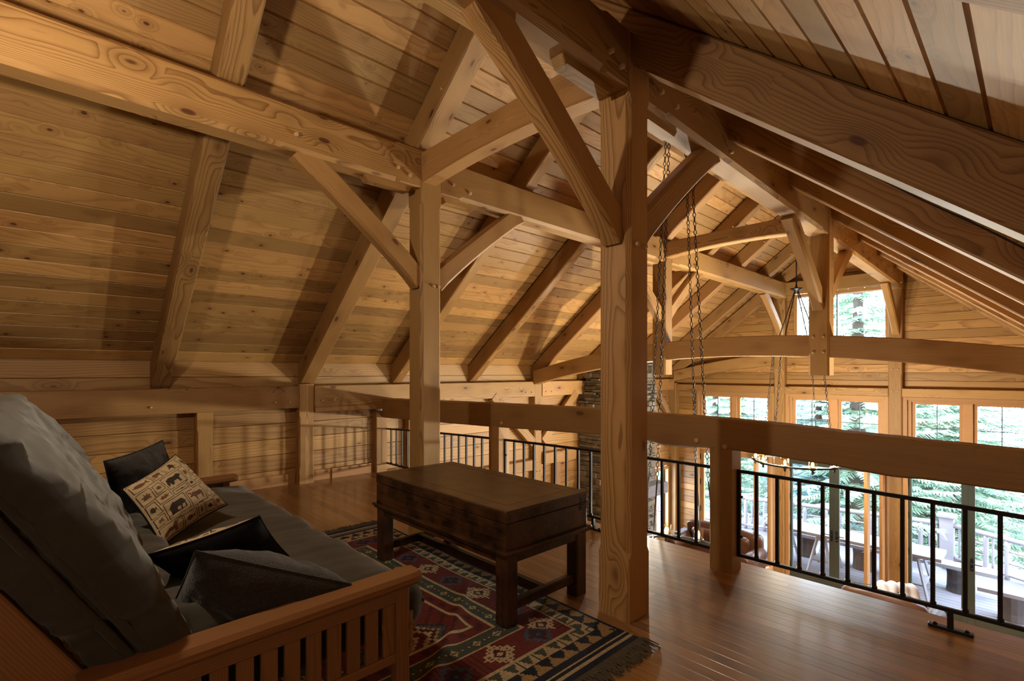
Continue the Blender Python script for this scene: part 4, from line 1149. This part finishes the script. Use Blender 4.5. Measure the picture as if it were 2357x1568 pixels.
LEAF = [(.5, .02), (.46, .3), (.1, .24), (.24, .44), (.04, .6), (.3, .62), (.32, .86), (.5, .7), (.68, .86), (.7, .62), (.96, .6), (.76, .44), (.9, .24), (.54, .3)]
WOLF = [(.05, .1), (.1, .4), (.3, .6), (.5, .62), (.62, .9), (.7, .96), (.74, .86), (.86, .8), (.76, .7), (.72, .4), (.72, .08), (.62, .08), (.58, .3), (.34, .3), (.2, .08)]
CAN = [(.02, .7), (.1, .4), (.3, .3), (.7, .3), (.9, .4), (.98, .7), (.86, .56), (.14, .56)]
CELLS = [(.02, .02, .30, .20, WOLF, BRN), (.32, .02, .52, .18, FISH, BRN), (.54, .02, .64, .20, PINE, INK), (.66, .02, .80, .16, LEAF, INK), (.82, .02, .98, .2, FISH, BRN),
         (.02, .22, .14, .36, LEAF, BRN), (.16, .22, .46, .46, CABIN, INK), (.48, .20, .74, .44, MOOSE, BRN), (.76, .22, .84, .44, PINE, INK), (.86, .22, .98, .36, CAN, BRN),
         (.02, .38, .14, .58, FISH, INK), (.16, .48, .34, .62, LEAF, BRN), (.36, .48, .60, .56, CAN, INK), (.62, .46, .74, .58, LEAF, INK), (.76, .46, .98, .54, CAN, BRN), (.86, .38, .98, .44, FISH, BRN),
         (.02, .60, .18, .80, LEAF, BRN), (.20, .64, .34, .78, LEAF, BRN), (.36, .58, .66, .80, BEAR, INK), (.68, .60, .80, .80, FISH, BRN), (.82, .56, .98, .70, CAN, BRN),
         (.02, .82, .30, .98, FISH, BRN), (.32, .82, .52, .98, BEAR, BRN), (.54, .82, .84, .98, PINE, INK), (.86, .72, .98, .98, LEAF, INK)]
def lodge(u, v):
    u += .012 * N3(u * 4, v * 4, 3); v += .012 * N3(u * 4, v * 4, 9)
    for x0, y0, x1, y1, P, c in CELLS:
        if x0 <= u <= x1 and y0 <= v <= y1:
            if min(u - x0, x1 - u, v - y0, y1 - v) < .0085: return INK
            q, w = (u - x0 - .02) / (x1 - x0 - .04), (v - y0 - .02) / (y1 - y0 - .04)
            if inpoly(q, w, P): 
                if P is CABIN and (.45 < q < .6 or .7 < q < .85) and .18 < w < .4: return CLO
                return c
            return CLO
    return CLO
T = Matrix.Identity(4)
pillow('throw_pillow', [(-2.862, .423, .672), (-3.161, .775, .748), (-3.343, .56, 1.035), (-3.03, .29, .935)], .15, M['print'], M['blackvel'],
       'cream pillow printed with bears, moose and cabins, leaning at the far end of the futon', 112, colour=(lodge, 'f'))
pillow('throw_pillow', [(-3.30, .28, .69), (-3.72, .66, .74), (-3.66, .545, 1.085), (-3.20, .235, 1.055)], .15, M['darkfur'], M['darkfur'],
       'dark brown plush pillow behind the printed one', 40, seed=4)
pillow('throw_pillow', [(-2.17, .268, .85), (-2.21, .66, .905), (-2.40, .872, .61), (-2.36, .48, .56)], .19, M['print'], M['blackvel'],
       'black velvet pillow with a printed edge, lying in the middle of the futon', 60, seed=8, colour=(lodge, 'f'))
pillow('throw_pillow', [(-1.86, .365, .925), (-1.735, .83, .722), (-1.99, .82, .50), (-2.10, .31, .61)], .29, M['chenille'], M['chenille'],
       'charcoal chenille pillow wedged against the near futon arm', 60, seed=12, pin=.02)

# ------------------------------------------------------------------ light
def point(name, loc, watts, col, rad=.06):
    l = bpy.data.lights.new(name, 'POINT'); l.energy = watts; l.color = col; l.shadow_soft_size = rad
    o = bpy.data.objects.new(name, l); COL.objects.link(o); o.location = loc; return o
WARM = (1.0, .84, .62)
point('loft_lamp_light', (-2.65, -.40, 2.75), 108, WARM, .07)
for k, (x, y, z, pw) in enumerate(((-2.79, 5.20, -.30, 45), (-2.735, 9.0, .22, 190))):
    for g in range(3):
        a = g * 2.09 + .4; rr = .48
        point('chandelier_light', (x + rr * math.cos(a), y + rr * math.sin(a), z), pw, (1.0, .91, .70), .05)
def spot(name, loc, tgt, watts, col, ang, rad=.08):
    l = bpy.data.lights.new(name, 'SPOT'); l.energy = watts; l.color = col; l.shadow_soft_size = rad; l.spot_size = math.radians(ang); l.spot_blend = .7
    o = bpy.data.objects.new(name, l); COL.objects.link(o); o.location = loc
    o.rotation_euler = (V(tgt) - V(loc)).to_track_quat('-Z', 'Y').to_euler()
point('loft_fill_light', (.45, -1.1, 1.55), 20, (1, .95, .86), .12)  # added fill behind the camera, lifts the shaded near end of the mattress
spot('hall_uplight', (-.9, 8.6, .35), (-5.4, 5.2, 2.45), 880, (1, .92, .70), 95)
spot('hall_uplight', (-5.2, 8.4, .35), (-.6, 3.6, 2.5), 560, (1, .94, .78), 95)
w = bpy.data.worlds.new('World'); SC.world = w; w.use_nodes = True; nt = w.node_tree
for n in list(nt.nodes): nt.nodes.remove(n)
o = nt.nodes.new('ShaderNodeOutputWorld'); bg = nt.nodes.new('ShaderNodeBackground')
bg.inputs[0].default_value = (.66, .80, 1.0, 1); bg.inputs[1].default_value = 25.0
nt.links.new(bg.outputs[0], o.inputs[0])
def portal(loc, sx, sy, rot):
    l = bpy.data.lights.new('window_portal', 'AREA'); l.shape = 'RECTANGLE'; l.size = sx; l.size_y = sy; l.cycles.is_portal = True
    o = bpy.data.objects.new('window_portal', l); COL.objects.link(o); o.location = loc; o.rotation_euler = rot
for a, b in BAYS: portal(((a + b) / 2, GY + .25, -1.1), b - a, 4.3, (-math.pi / 2, 0, 0))
portal((-2.98, GY + .25, 2.6), 1.75, 1.35, (-math.pi / 2, 0, 0))
SC.view_settings.view_transform = 'Standard'; SC.view_settings.look = 'None'; SC.view_settings.gamma = 1
SC.view_settings.use_curve_mapping = False; SC.view_settings.exposure = 0.16
SC.cycles.max_bounces = 6; SC.cycles.diffuse_bounces = 3; SC.cycles.transparent_max_bounces = 12
SC.cycles.sample_clamp_indirect = 6; SC.cycles.caustics_reflective = False; SC.cycles.caustics_refractive = False
bpy.context.view_layer.update()
